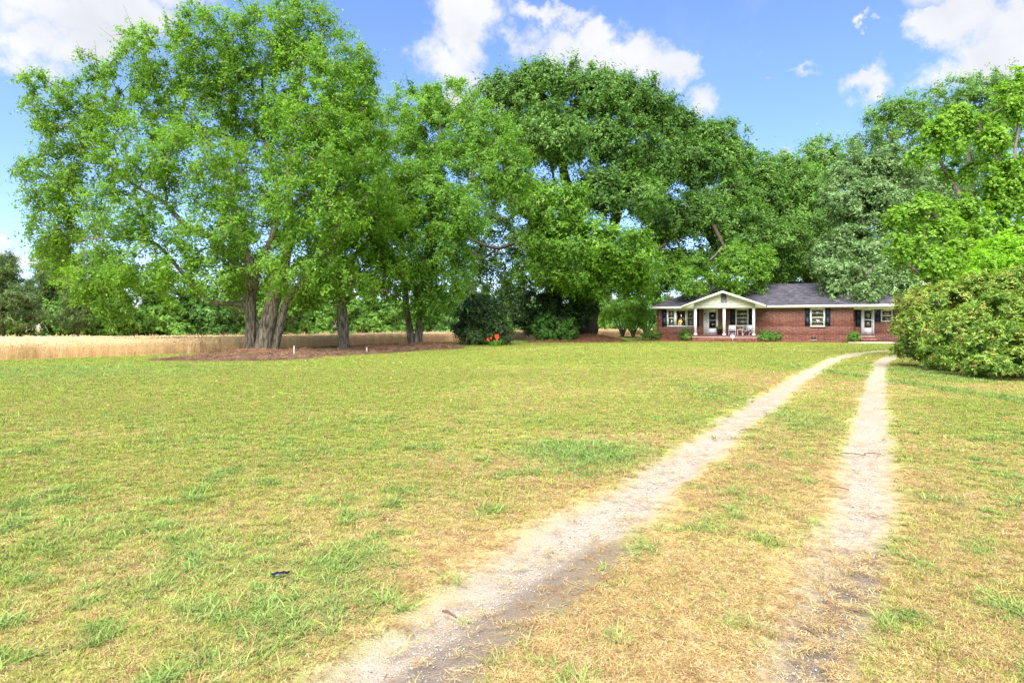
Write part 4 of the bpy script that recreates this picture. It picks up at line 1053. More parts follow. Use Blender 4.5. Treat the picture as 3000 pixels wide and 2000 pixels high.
def build_wheat():
    rng = np.random.default_rng(12)
    for i in range(4):
        mb = MB()
        for j in range(9):
            a = rng.uniform(0, 6.28); r = .12*math.sqrt(rng.random()); x, y = r*math.cos(a), r*math.sin(a)
            H = rng.uniform(.46, .64); b = rng.uniform(0, 6.28); l = rng.uniform(.02, .12); w = .006
            c, s = math.cos(b), math.sin(b); fx, fy = -s*w/2, c*w/2
            p0 = np.array([x, y, -.05]); p1 = np.array([x+c*l, y+s*l, H])
            v = rng.uniform(.2, 1)
            mb.add([p0-[fx, fy, 0], p0+[fx, fy, 0], p1+[fx, fy, 0], p1-[fx, fy, 0]], [(0, 1, 2, 3)], v*.7)
            # the ear: a small four-sided spindle
            e = p1+np.array([c*.03, s*.03, .085]); mid = (p1+e)/2; k = .011
            V = [p1, mid+[k, 0, 0], mid+[0, k, 0], mid-[k, 0, 0], mid-[0, k, 0], e]
            mb.add(V, [(0, 1, 2), (0, 2, 3), (0, 3, 4), (0, 4, 1), (5, 2, 1), (5, 3, 2), (5, 4, 3), (5, 1, 4)], v)
            if j % 2:
                q = p0*.45+p1*.55; d = rng.uniform(0, 6.28); t = q+np.array([math.cos(d)*.16, math.sin(d)*.16, -.02])
                mb.add([q-[0, 0, .006], q+[0, 0, .006], t], [(0, 1, 2)], v*.8)
        lib_obj('wheat_library', 'wheat_tuft_%s' % 'abcd'[i], mb, M['wheat'])
    pts = []
    for (d0, d1, den, s) in ((0, 4, 34, 1.0), (4, 12, 20, 1.15), (12, 35, 6.5, 1.5), (35, 90, 1.5, 2.4), (90, 170, .5, 3.4)):
        n = int(260*(d1-d0)*den*.55)
        x = rng.uniform(-115, 60, n*2); d = rng.uniform(d0, d1, n*2)
        y = edge_y(x)+d
        ok = (np.abs(x/np.maximum(y, 1)) < .87) & (y > 15) & (y < np.interp(x, WX, WY)-3)
        x, y, d = x[ok], y[ok], d[ok]
        pts.append(np.c_[x, y, np.full(len(x), s), d])
    A = np.concatenate(pts); n = len(A)
    e = A[:, 3]+(fbm(A[:, 0]*1.1, A[:, 1]*1.1, 55)-.5)*1.6
    A = A[e > .15]; e = e[e > .15]; n = len(A)
    b = fbm(A[:, 0]*.25, A[:, 1]*.25, 61)[:, None]
    col = np.array((.88, .71, .42))*(1-b)+np.array((.80, .64, .40))*b
    g = sstep(.62, .75, fbm(A[:, 0]*.5, A[:, 1]*.4, 63))[:, None]*.35
    col = col*(1-g)+np.array((.33, .33, .12))*g
    edge = sstep(1.6, .2, e)[:, None]*.35
    col = col*(1-edge)+np.array((.42, .25, .12))*edge
    col = col*rng.uniform(.82, 1.18, (n, 1))
    hz_ = rng.uniform(.82, 1.12, n)*(.8+.2*sstep(.1, 1.5, e))
    hz_ = np.where(rng.random(n) < .05, hz_*rng.uniform(1.1, 1.3, n), hz_)*(.92+.2*fbm(A[:, 0]*.3, A[:, 1]*.3, 91))
    scatter('wheat', np.c_[A[:, 0], A[:, 1], terrain(A[:, 0], A[:, 1])], np.c_[rng.normal(size=(n, 2))*.07, rng.uniform(0, 6.28, n)], np.c_[A[:, 2], A[:, 2], hz_], rng.integers(0, 4, n), col, 'wheat_library')

# ------------------------------------------------------------------ mulch and pine straw
def mulch_mat():
    m, nt = new_mat('pine_straw_mulch')
    pos = nd(nt, 'ShaderNodeNewGeometry').outputs['Position']
    v = attr_n(nt, 'red')
    n = noise_n(nt, 9, 5, .7, pos); nf = noise_n(nt, 45, 3, .7, pos)
    a = ramp(nt, [(.3, (.06, .040, .026)), (.5, (.125, .085, .058)), (.7, (.21, .15, .10))], nf)
    b = ramp(nt, [(.3, (.10, .042, .022)), (.5, (.20, .085, .042)), (.72, (.30, .15, .08))], nf)
    f = math_n(nt, 'ADD', v, math_n(nt, 'MULTIPLY', math_n(nt, 'SUBTRACT', n, .5), .8), None, True)
    out_n(nt, principled(nt, mixc(nt, f, a, b), .95, .05, nf, .8, .05)); return m
M['mulch'] = mulch_mat()
BEDS = []
def mask_bed(x, y, line, hws, seed):
    best = np.full(np.shape(x), -9.0)
    for i in range(len(line)-1):
        (ax, ay), (bx, by) = line[i], line[i+1]
        dx, dy = bx-ax, by-ay; L2 = dx*dx+dy*dy+1e-9
        t = np.clip(((x-ax)*dx+(y-ay)*dy)/L2, 0, 1)
        d = np.hypot(x-(ax+t*dx), y-(ay+t*dy)); hwid = hws[i]*(1-t)+hws[i+1]*t
        best = np.maximum(best, 1-d/hwid)
    return best+(fbm(x*.8, y*.8, seed)-.5)*.55
def bed(name, line, hws, height, mounds, seed, res=.14, kind='structure', label=None, red0=.2, nstraw=2500):
    line = [tuple(p) for p in line]; L = np.array(line); h = max(hws)*1.4
    xs = np.arange(L[:, 0].min()-h, L[:, 0].max()+h, res); ys = np.arange(L[:, 1].min()-h, L[:, 1].max()+h, res)
    X, Y = np.meshgrid(xs, ys)
    m = mask_bed(X, Y, line, hws, seed)
    Z = terrain(X, Y)-.03+height*sstep(-.02, .45, m)*(.6+.8*fbm(X*1.5, Y*1.5, seed+3))+.05*(fbm(X*5, Y*5, seed+4)-.5)*sstep(0, .2, m)+.02*sstep(-.05, .05, m)
    red = np.full(X.shape, red0)
    for (mx, my, r, hh) in mounds:
        g = np.exp(-((X-mx)**2+((Y-my))**2)/(r*r)); Z += hh*g*(.8+.4*fbm(X*3, Y*3, seed+9)); red = np.maximum(red, g*1.1)
    nx = len(xs); V = np.stack([X, Y, Z], -1).reshape(-1, 3)
    i = np.arange(len(ys)-1)[:, None]*nx; j = np.arange(nx-1)[None, :]
    F = np.stack([i+j, i+j+1, i+nx+j+1, i+nx+j], -1).reshape(-1, 4)
    F = F[(m.ravel()[F] > -.06).all(1)]
    u, inv = np.unique(F, return_inverse=True)
    mb = MB(); mb.add(V[u], inv.reshape(F.shape)); o = mb.build(name, M['mulch'], smooth=True, face_val=False); o['kind'] = kind
    at = o.data.attributes.new('red', 'FLOAT', 'POINT'); at.data.foreach_set('value', np.clip(red, 0, 1).ravel()[u].astype(np.float32))
    rng = np.random.default_rng(seed); ok = m.ravel() > .0
    cand = np.flatnonzero(ok); c = rng.choice(cand, min(nstraw, len(cand)*3))
    p = V[c]+rng.normal(size=(len(c), 3))*[res*.5, res*.5, .003]
    rd = np.clip(red.ravel()[c], 0, 1)[:, None]
    col = (np.array((.17, .115, .075))*(1-rd)+np.array((.25, .108, .05))*rd)*rng.uniform(.6, 1.5, (len(c), 1))
    BEDS.append((p, col)); NO_GRASS.append(lambda x, y: mask_bed(x, y, line, hws, seed) > .05)
NO_GRASS = []
def build_beds():
    t1 = (-13.4, 32.4); t2 = tuple(G(1006, 1020)); t3 = tuple(G(1218, 1012))
    bed('mulch_bed', [G(470, 1056), G(600, 1052), G(740, 1047), G(870, 1041), G(1010, 1034), G(1130, 1026), G(1230, 1020), G(1300, 1019)], [.5, 1.6, 3.3, 2.3, 2.4, 2.0, 2.9, 1.2], .07,
        [(t1[0]+.5, t1[1]-1.4, 2.6, .34), (t2[0]+.5, t2[1]-1.0, 2.4, .24), (t3[0]+.8, t3[1]-1.0, 2.8, .28)], 71, nstraw=24000)
    bed('leaf_litter', [G(600, 1037), G(800, 1027), G(1100, 1012), G(1330, 1004)], [.5, .7, .7, .6], .05, [], 73, nstraw=3000, red0=.35)
    o1 = tuple(G(1715, 1000)); 
    bed('mulch_bed', [G(1560, 1004), G(1640, 1003), G(1720, 1001), G(1780, 1000), G(1810, 1001)], [.5, .9, 2.0, 1.5, .6], .14, [(o1[0]+.3, o1[1]+1.2, 2.2, .55)], 75, nstraw=5000, red0=.7)
    bed('mulch_bed', [hw(-1.6, -.6, 0)[:2], hw(0, -.9, 0)[:2], hw(3.2, -1.2, 0)[:2]], [.5, .9, .7], .05, [], 77, nstraw=1500, red0=.8)
    bed('mulch_bed', [hw(3.2, -2.35, 0)[:2], hw(8.6, -2.35, 0)[:2]], [.45, .5], .04, [], 78, nstraw=1500, red0=.8)
    bed('mulch_bed', [hw(8.7, -1.1, 0)[:2], hw(12, -.5, 0)[:2], hw(15.2, -.55, 0)[:2]], [1.0, .6, .7], .05, [], 79, nstraw=2000, red0=.85)
    for p in (G(1826, 987.5), G(1856, 989)): bed('mulch_bed', [p, (p[0]+.1, p[1])], [.7, .7], .06, [], 80, nstraw=300, red0=.8)
    rng = np.random.default_rng(4)
    for i in range(3): lib_obj('straw_library', 'straw_%s' % 'abc'[i], blade_mb(rng, 9, .16, .006, 0, 0, .12, True), M['straw'])
    p = np.concatenate([b[0] for b in BEDS]); c = np.concatenate([b[1] for b in BEDS]); n = len(p)
    scatter('pine_straw', p, np.c_[rng.normal(size=(n, 2))*.25, rng.uniform(0, 6.28, n)], np.repeat(rng.uniform(.6, 1.3, (n, 1)), 3, 1), rng.integers(0, 3, n), np.clip(c, 0, .8), 'straw_library')

# ------------------------------------------------------------------ house
def z1(zx, zy): return 1880+zx*.17222, 760+zy*.17222
def z2(zx, zy): return 2240+zx*.19768, 760+zy*.19768
def rect1(x0, y0, x1, y1, v=0.0):
    a, b = z1(x0, y0); c, d = z1(x1, y1); m = (a+c)/2
    return hu(a, v), hu(c, v), hz(m, d, v), hz(m, b, v)
def rect2(x0, y0, x1, y1, v=0.0):
    a, b = z2(x0, y0); c, d = z2(x1, y1); m = (a+c)/2
    return hu(a, v), hu(c, v), hz(m, d, v), hz(m, b, v)

def value_mat(name, stops, nscale=25, namt=.25, rough=.9, bump=.4, spec=.15):
    m, nt = new_mat(name)
    v = attr_n(nt, 'v'); tc = nd(nt, 'ShaderNodeTexCoord').outputs['Object']
    n = noise_n(nt, nscale, 4, .65, tc); big = noise_n(nt, .8, 3, .5, tc)
    f = math_n(nt, 'ADD', v, math_n(nt, 'ADD', math_n(nt, 'MULTIPLY', math_n(nt, 'SUBTRACT', n, .5), namt), math_n(nt, 'MULTIPLY', math_n(nt, 'SUBTRACT', big, .5), .5)), None, True)
    out_n(nt, principled(nt, ramp(nt, stops, f), rough, spec, n, bump, .006)); return m
M['brick'] = value_mat('red_brick', [(0, (.060, .018, .014)), (.35, (.125, .034, .024)), (.7, (.175, .052, .036)), (1, (.23, .085, .058))])
M['mortar'] = simple('pale_mortar', (.52, .41, .34), .95, .1, .15, 9, .3)
M['shingle'] = value_mat('grey_asphalt_shingle', [(0, (.030, .029, .037)), (.5, (.056, .053, .066)), (1, (.10, .095, .11))], 60, .5, .95, .5)
M['trim'] = simple('cream_white_paint', (.62, .60, .53), .5, .35, .04, 2)
M['white'] = simple('white_paint', (.68, .69, .70), .45, .4, .03, 2)
M['shutter'] = simple('navy_black_paint', (.012, .018, .036), .5, .4, .2, 3)
M['concrete'] = simple('weathered_concrete', (.42, .37, .33), .9, .2, .15, 4, .4)
M['inside'] = simple('interior_plaster', (.36, .33, .27), .9, .1)
M['curtain'] = simple('sheer_white_curtain', (.68, .67, .60), .9, .1, .1, 20)
M['blind'] = simple('tan_roller_shade', (.66, .52, .32), .8, .2, .08, 2)
M['metal'] = simple('dull_grey_metal', (.20, .20, .20), .5, .5, .1, 8, 0, .6)
M['black'] = simple('black_metal', (.02, .02, .02), .5, .4)
def glass_mat():
    m, nt = new_mat('window_glass')
    fr = nd(nt, 'ShaderNodeFresnel'); fr.inputs[0].default_value = 1.5
    f = math_n(nt, 'ADD', math_n(nt, 'MULTIPLY', fr.outputs[0], 1.2), .07, None, True)
    t = nd(nt, 'ShaderNodeBsdfTransparent'); t.inputs[0].default_value = (.72, .75, .74, 1)
    g = nd(nt, 'ShaderNodeBsdfGlossy'); g.inputs['Roughness'].default_value = .03
    mx = nd(nt, 'ShaderNodeMixShader'); nt.links.new(f, mx.inputs[0]); nt.links.new(t.outputs[0], mx.inputs[1]); nt.links.new(g.outputs[0], mx.inputs[2])
    out_n(nt, mx.outputs[0]); return m
M['glass'] = glass_mat()

def intervals(L, holes):
    cur = [(0, L)]
    for (a, b) in holes:
        nx = []
        for (p, q) in cur:
            if b <= p or a >= q: nx.append((p, q)); continue
            if a > p: nx.append((p, a))
            if b < q: nx.append((b, q))
        cur = nx
    return cur
def wall_panel(parent, O, A, N, L, z0, z1_, holes, rng, thick=.2):
    """mortared wall with real openings and every brick standing proud of its joints"""
    O = np.array(O, float); A = np.array(A, float); N = np.array(N, float)
    def T(a, n, z): q = O+A*a+N*n; return (q[0], q[1], z)
    def obox(mb, a0, a1, n0, n1, za, zb, val=.5, skipback=True):
        V = [T(a0, n1, za), T(a1, n1, za), T(a1, n0, za), T(a0, n0, za), T(a0, n1, zb), T(a1, n1, zb), T(a1, n0, zb), T(a0, n0, zb)]
        F = [(0, 3, 2, 1), (4, 5, 6, 7), (0, 1, 5, 4), (1, 2, 6, 5), (3, 0, 4, 7)]
        if not skipback: F.append((2, 3, 7, 6))
        mb.add(V, F, val)
    mm = MB(); zc = sorted(set([z0, z1_]+[h[2] for h in holes]+[h[3] for h in holes])); zc = [z for z in zc if z0 <= z <= z1_]
    for za, zb in zip(zc[:-1], zc[1:]):
        zm = (za+zb)/2
        for (p, q) in intervals(L, [(h[0], h[1]) for h in holes if h[2] < zm < h[3]]): obox(mm, p, q, -thick, 0, za, zb, .5, False)
    w = mm.build('wall', M['mortar'], parent)
    mb = MB(); bl, ch, j = .215, .0735, .013
    nr = int((z1_-z0)/ch)
    for r in range(nr):
        za = z0+r*ch+j/2; zb = za+ch-j; zm = (za+zb)/2
        sold = [h for h in holes if len(h) > 4 and h[2]-.115 < zm < h[2]]
        hs = [(h[0], h[1]) for h in holes if h[2]-.005 < zm < h[3]+.005]+[(h[0]-.06, h[1]+.06) for h in sold]
        for (p, q) in intervals(L, hs):
            k = math.floor((p+(r % 2)*bl/2)/bl)
            while k*bl-(r % 2)*bl/2 < q:
                a = max(p, k*bl-(r % 2)*bl/2+j/2); b = min(q, (k+1)*bl-(r % 2)*bl/2-j/2); k += 1
                if b-a < .025: continue
                obox(mb, a, b, -.01, .007+rng.uniform(0, .003), za, zb, np.clip(rng.normal(.5, .22), 0, 1))
    for h in holes:
        if len(h) > 4:   # sloping brick sill, bricks on edge
            a = h[0]-.05
            while a < h[1]+.05:
                obox(mb, a+.006, a+.062, -.01, .035, h[2]-.115, h[2]-.006, np.clip(rng.normal(.42, .2), 0, 1)); a += .0735
    b = mb.build('bricks', M['brick'], w); b['kind'] = 'stuff'
    return w

def shingle_slope(parent, E0, E1, R0, R1, rng, exposure=.145, tabw=.31, plain=False, name='roof_slope'):
    E0, E1, R0, R1 = [np.array(p, float) for p in (E0, E1, R0, R1)]
    nrm = np.cross(E1-E0, (R0+R1)/2-E0); nrm /= np.linalg.norm(nrm)
    if nrm[2] < 0: nrm = -nrm
    mb = MB()
    if np.allclose(R0, R1): mb.add([E0, E1, R0], [(0, 1, 2)])
    else: mb.add([E0, E1, R1, R0], [(0, 1, 2, 3)])
    deck = mb.build(name, M['shingle'], parent)
    if plain: return deck
    A = (E1-E0)/np.linalg.norm(E1-E0); up = np.cross(nrm, A); up = up if up[2] > 0 else -up
    H = np.dot(R0-E0, up); rows = int(H/exposure)
    mb = MB()
    for r in range(rows):
        t = r*exposure/H; t2 = min(1, (r+1.15)*exposure/H)
        a = np.dot(E0+(R0-E0)*t-E0, A); b = np.dot(E1+(R1-E1)*t-E0, A)
        x = a-((r*.37) % 1)*tabw
        while x < b:
            p, q = max(a, x+.004), min(b, x+tabw-.004); x += tabw
            if q-p < .03: continue
            v = np.clip(rng.normal(.5, .2), 0, 1)
            base = E0+up*(t*H); top = E0+up*(t2*H)
            h0, h1 = .014, .004
            V = [base+A*p+nrm*h0, base+A*q+nrm*h0, top+A*q+nrm*h1, top+A*p+nrm*h1, base+A*p, base+A*q]
            mb.add(V, [(0, 1, 2, 3), (4, 5, 1, 0)], v)
    s = mb.build('shingles', M['shingle'], deck); s['kind'] = 'stuff'
    return deck

def window_unit(parent, r, v, lights, label=None, casing=.085, shade=None, muntin=False, sillw=.06):
    """r=(u0,u1,z0,z1); lights: list of (a,b,hung) fractions of the clear opening"""
    u0, u1, z0, z1_ = r
    mb = MB(); d0 = v-.035
    mb.box((u0, d0, z1_-casing), (u1, v+.06, z1_)); mb.box((u0-.01, d0-.03, z0), (u1+.01, v+.06, z0+sillw))
    cu0, cu1, cz0, cz1 = u0+casing, u1-casing, z0+sillw, z1_-casing
    mb.box((u0, d0+.002, cz0), (cu0, v+.06, cz1)); mb.box((cu1, d0+.002, cz0), (u1, v+.06, cz1))
    w = cu1-cu0
    for i, (a, b, hung) in enumerate(lights[:-1]):
        nxt = lights[i+1][0]
        mb.box((cu0+b*w, d0+.004, cz0), (cu0+nxt*w, v+.06, cz1))
    f = mb.build('window', M['trim'], parent)
    if label: f['label'] = label
    for (a, b, hung) in lights:
        p, q = cu0+a*w, cu0+b*w; s = .045; zm = (cz0+cz1)/2
        segs = [(cz0, zm, v+.015), (zm, cz1, v-.005)] if hung else [(cz0, cz1, v+.005)]
        for (za, zb, y) in segs:
            m = MB()
            m.box((p, y, za), (p+s, y+.03, zb)); m.box((q-s, y, za), (q, y+.03, zb))
            m.box((p+s, y+.001, za), (q-s, y+.029, za+s)); m.box((p+s, y+.001, zb-s), (q-s, y+.029, zb))
            if muntin: m.box((p+s, y+.004, (za+zb)/2-.015), (q-s, y+.024, (za+zb)/2+.015))
            m.build('sash', M['trim'], f)
            g = MB(); g.box((p+s, y+.012, za+s), (q-s, y+.018, zb-s)); g.build('pane', M['glass'], f)
    return f, (cu0, cu1, cz0, cz1)
def shutter(parent, r, v):
    u0, u1, z0, z1_ = r; mb = MB(); d0, d1 = v-.045, v-.012; s = min(.055, (u1-u0)*.22)
    mb.box((u0, d0, z0), (u0+s, d1, z1_)); mb.box((u1-s, d0, z0), (u1, d1, z1_))
    zs = [z0, z0+(z1_-z0)*.52, z1_]
    for z in zs: a = min(max(z-s/2, z0), z1_-s); mb.box((u0+s, d0+.001, a), (u1-s, d1, a+s))
    o = mb.build('shutter', M['shutter'], parent)
    for za, zb in ((zs[0]+s, zs[1]-s/2), (zs[1]+s/2, zs[2]-s)):
        m = MB(); m.box((u0+s, d0+.014, za), (u1-s, d1-.002, zb)); m.box((u0+s+.03, d0+.006, za+.04), (u1-s-.03, d0+.016, zb-.04)); m.build('panel', M['shutter'], o)
    return o

def build_house():
    rng = np.random.default_rng(2)
    H = empty('brick_house', (HX0, HY0, 0), 'long single storey red brick house with cream gabled front porch', 'house', rot=-HTH)
    UE = 21.0; ZC = 2.80
    tri = rect1(428, 832, 895, 1145); w2 = rect1(1592, 826, 1818, 1140); w3 = rect2(673, 706, 895, 998)
    door = rect1(1052, 835, 1300, 1280); RV = 1.2
    vent = rect2(683, 1147, 767, 1190)
    w4 = rect2(1722, 742, 1898, 922, RV); d2 = rect2(1428, 718, 1624, 1108, RV)
    clampz = lambda r: (r[0], r[1], r[2], min(r[3], ZC-.01))
    tri, w2, w3, door, w4, d2 = map(clampz, (tri, w2, w3, door, w4, d2))
    ins = .04
    def hole(r, o=0.0, sill=True): h = (r[0]+ins-o, r[1]-ins-o, r[2]+.02, r[3]-.0); return h+(1,) if sill else h
    L1 = 15.42
    wall_panel(H, (0, 0), (1, 0), (0, -1), L1, 0, ZC, [hole(tri), hole(w2), hole(w3), hole(door, 0, False), hole(vent, 0, False)], rng)
    wall_panel(H, (L1-.2, RV), (1, 0), (0, -1), UE-L1+.2, 0, ZC, [hole(w4, L1-.2), hole(d2, L1-.2, False)], rng)
    wall_panel(H, (L1, .0), (0, 1), (1, 0), RV, 0, ZC, [], rng, .19)
    wall_panel(H, (0, 7.9), (0, -1), (-1, 0), 7.9, 0, ZC, [], rng, .19)
    wall_panel(H, (UE, RV), (0, 1), (1, 0), 7.9-RV, 0, ZC, [], rng, .19)
    m = MB(); m.box((0, 7.9, 0), (UE, 8.1, ZC)); m.build('wall', M['brick'], H)['label'] = 'plain rear wall'
    m = MB(); m.box((.25, 3.2, .4), (UE-.25, 3.25, ZC-.02)); m.build('interior_wall', M['inside'], H)
    m = MB(); m.box((.25, .25, .38), (L1-.25, 3.2, .42)); m.box((L1-.25, RV+.25, .38), (UE-.25, 3.2, .42)); m.build('floor', M['inside'], H)
    # windows
    b = rect1(560, 860, 770, 1140); W_ = (tri[1]-.085)-(tri[0]+.085)
    fa = (hu(z1(556, 0)[0])-tri[0]-.085)/W_; fb = (hu(z1(583, 0)[0])-tri[0]-.085)/W_; fc = (hu(z1(748, 0)[0])-tri[0]-.085)/W_; fd = (hu(z1(773, 0)[0])-tri[0]-.085)/W_
    f, c = window_unit(H, tri, 0, [(0, fa, True), (fb, fc, False), (fd, 1, True)], 'triple picture window with a lit yellow lamp behind it')
    for (p, q) in ((0.02, fa*.72), (fd+.08, 1)):
        mb = MB(); n = 22
        xs = np.linspace(c[0]+p*W_, c[0]+q*W_, n); ys = .16+.025*np.sin(np.arange(n)*1.9)
        V = np.concatenate([np.c_[xs, ys, np.full(n, c[2])], np.c_[xs, ys, np.full(n, c[3])]])
        mb.add(V, [(i, i+1, n+i+1, n+i) for i in range(n-1)]); mb.build('curtain', M['curtain'], f)
    for r in (rect1(345, 852, 424, 1140), rect1(897, 852, 976, 1138), rect1(1504, 836, 1590, 1116), rect1(1820, 836, 1905, 1116), rect2(597, 716, 671, 990), rect2(898, 716, 975, 990)): shutter(H, clampz(r), 0)
    for r in (rect2(1345, 728, 1427, 996, RV), rect2(1632, 738, 1718, 928, RV), rect2(1902, 738, 1985, 928, RV)): shutter(H, clampz(r), RV)
    f, c = window_unit(H, w2, 0, [(0, 1, True)], 'porch window behind the two white chairs', muntin=True)
    mb = MB(); mb.box((c[0], .13, c[2]), (c[1], .14, c[3])); mb.build('blind', M['blind'], f)
    f, c = window_unit(H, w3, 0, [(0, 1, True)], 'lone window in the long brick wall', muntin=True)
    mb = MB(); 
    for i in range(26): z = c[2]+(c[3]-c[2])*i/26; mb.add([(c[0], .11, z+.02), (c[1], .11, z+.02), (c[1], .135, z+.045), (c[0], .135, z+.045)], [(0, 1, 2, 3)])
    mb.build('blind', M['curtain'], f)
    f, c = window_unit(H, w4, RV, [(0, 1, True)], 'side porch window with tan shade half drawn', casing=.05)
    mb = MB(); mb.box((c[0], RV+.09, (c[2]+c[3])/2-.05), (c[1], RV+.10, c[3])); mb.build('blind', M['blind'], f)
    mb = MB()
    for i in range(12): z = c[2]+(c[3]-c[2])*.5*i/12; mb.add([(c[0], RV+.10, z+.02), (c[1], RV+.10, z+.02), (c[1], RV+.125, z+.045), (c[0], RV+.125, z+.045)], [(0, 1, 2, 3)])
    mb.build('blind', M['curtain'], f)
    # front door: cream side panel, storm door with two lights
    u0, u1, za, zb = door; ds = rect1(1108, 0, 1292, 10)[0]; de = hu(z1(1295, 0)[0]); za = .56
    mb = MB(); mb.box((u0, -.04, za), (u0+.07, .06, zb)); mb.box((ds-.10, -.04, za), (ds, .06, zb)); mb.box((u0+.07, -.02, za), (ds-.10, .05, zb-.08)); mb.box((u0+.07, -.039, zb-.08), (u1, .059, zb)); mb.box((de, -.04, za), (u1, .06, zb-.08))
    mb.build('door_frame', M['trim'], H)
    def sdoor(u0, u1, za, zb, v, g1, g2, hand, bottom=True, lab=None):
        m = MB(); s = (g1[0]-u0); t = u1-g1[1]
        m.box((u0, v-.02, za), (u0+s, v+.02, zb)); m.box((u1-t, v-.02, za), (u1, v+.02, zb))
        top = max(g1[3], g2[3]); bot = min(g1[2], g2[2])
        m.box((u0+s, v-.019, top), (u1-t, v+.019, zb)); m.box((u0+s, v-.019, za), (u1-t, v+.019, bot))
        m.box((u0+s, v-.019, g2[3]), (u1-t, v+.019, g1[2]))
        m.box((u0+s+.02, v-.027, za+.12), (u1-t-.02, v-.021, bot-.08))
        d = m.build('door', M['white'], H)
        if lab: d['label'] = lab
        for g in (g1, g2): m = MB(); m.box((g[0], v-.004, g[2]), (g[1], v+.004, g[3])); m.build('pane', M['glass'], d)
        m = MB(); hu_, hzz = hand; V, F = tube([(hu_, v-.025, hzz), (hu_, v-.07, hzz), (hu_, v-.07, hzz-.10), (hu_, v-.025, hzz-.12)], [.011]*4, 6); m.add(V, F); m.build('handle', M['metal'], d)
        return d
    ga = rect1(1147, 893, 1262, 1029); gb = rect1(1147, 1038, 1262, 1172)
    sdoor(ds, de, za, zb-.09, .0, ga, gb, (hu(z1(1120, 0)[0]), hz(*z1(1120, 1055))), lab='white storm door with a dark wreath')
    # dark inner door behind the storm glass
    m = MB(); m.box((ds, .14, za), (de, .17, zb-.09)); m.build('inner_door', M['shutter'], H)
    # recessed side door
    u0, u1, za2, zb2 = d2; ds2 = hu(z2(1465, 0)[0], RV); de2 = hu(z2(1597, 0)[0], RV)
    mb = MB(); mb.box((u0, RV-.05, za2), (ds2, RV+.05, zb2)); mb.box((de2, RV-.05, za2), (u1, RV+.05, zb2)); mb.box((ds2, RV-.049, zb2-.06), (de2, RV+.049, zb2)); mb.build('door_frame', M['white'], H)
    ga = rect2(1478, 755, 1583, 884, RV); gb = rect2(1478, 900, 1583, 1012, RV)
    sdoor(ds2, de2, za2, zb2-.06, RV, ga, gb, (hu(z2(1594, 0)[0], RV), hz(*z2(1594, 912), RV)), lab='white side door with full glass')
    m = MB(); m.box((ds2, RV+.12, za2), (de2, RV+.13, zb2)); m.build('curtain', M['blind'], H)
    # crawl space vent
    u0, u1, za, zb = vent
    m = MB(); m.box((u0, .02, za), (u1, .06, zb)); m.build('foundation_vent', M['black'], H)
    m = MB(); m.box((u0-.02, -.03, za-.03), (u1+.02, .02, za+.015)); m.build('vent_sill', M['concrete'], H)
    # wall lamp beside the front door
    # porch
    fz = .54; pu0, pu1, pv = 3.28, 8.42, -1.8
    m = MB(); m.box((pu0+.012, pv+.012, 0), (pu1-.012, -.01, fz-.10)); m.build('porch_base', M['mortar'], H)
    wall_panel(H, (pu0, pv), (1, 0), (0, -1), pu1-pu0, 0, fz-.11, [], rng, .01)
    wall_panel(H, (pu0, -.01), (0, -1), (-1, 0), 1.79, 0, fz-.11, [], rng, .01)
    wall_panel(H, (pu1, pv), (0, 1), (1, 0), 1.79, 0, fz-.11, [], rng, .01)
    def rowlock(parent, name, a0, a1, v0, v1, za, zb, step=.0735):
        m = MB(); n = int((a1-a0)/step); st = (a1-a0)/n
        for i in range(n): m.box((a0+i*st+.006, v0, za), (a0+(i+1)*st-.006, v1, zb), np.clip(rng.normal(.5, .22), 0, 1))
        o = m.build(name, M['brick'], parent); o['kind'] = 'stuff'
        mm = MB(); mm.box((a0+.002, v0+.008, za), (a1-.002, v1, zb-.008)); mm.build('mortar_bed', M['mortar'], parent)
    rowlock(H, 'edging_bricks', pu0, pu1, pv-.03, pv+.19, fz-.105, fz)
    m = MB(); m.box((pu0+.01, pv+.19, fz-.1), (pu1-.01, -.012, fz-.004)); m.build('porch_floor', M['brick'], H)
    s0, s1 = hu(z1(935, 0)[0], -2.1), hu(z1(1215, 0)[0], -2.1)
    m = MB(); m.box((s0+.01, pv-.32, 0), (s1-.01, pv-.001, .17)); m.build('porch_step', M['mortar'], H)
    rowlock(H, 'step_bricks', s0, s1, pv-.34, pv-.12, .17, .275); rowlock(H, 'step_bricks', s0, s1, pv-.335, pv-.30, .02, .16)
    for cx in (3.53, 5.84, 8.13):
        m = MB(); V, F = tube([(cx, pv+.16, fz+.16), (cx, pv+.16, 1.6), (cx, pv+.16, 2.66)], [.118, .116, .108], 4); 
        m.box((cx-.098, pv+.062, fz+.13), (cx+.098, pv+.258, ZC-.10)); col = m.build('column', M['white'], H)
        m = MB(); m.box((cx-.125, pv+.035, fz+.001), (cx+.125, pv+.285, fz+.13)); m.build('column_base', M['white'], col)
        m = MB(); m.box((cx-.118, pv+.042, ZC-.10), (cx+.118, pv+.278, ZC-.012)); m.build('column_capital', M['white'], col)
        if abs(cx-5.84) < .1:
            m = MB()
            for i, wv in enumerate((.03, .055, .05, .05)):
                zt = 2.50-i*.115; m.box((cx-.012, pv+.056, zt-.085), (cx+.010, pv+.062, zt)); 
                if i: m.box((cx-wv/2, pv+.0565, zt-.016), (cx+wv/2, pv+.0615, zt-.004))
            m.build('house_number', M['metal'], col)
    m = MB(); m.box((pu0-.1, pv-.02, ZC-.01), (pu1+.1, -.03, ZC+.02)); m.build('porch_ceiling', M['trim'], H)
    # gable face boards and louvre
    gr = rect1(1347, 590, 1445, 733, pv-.03); gz0, gz1 = gr[2], gr[3]
    pk = 5.76; zr = 4.20; zl = 2.98; sl = (zr-zl)/3.3
    z = ZC+.02; i = 0
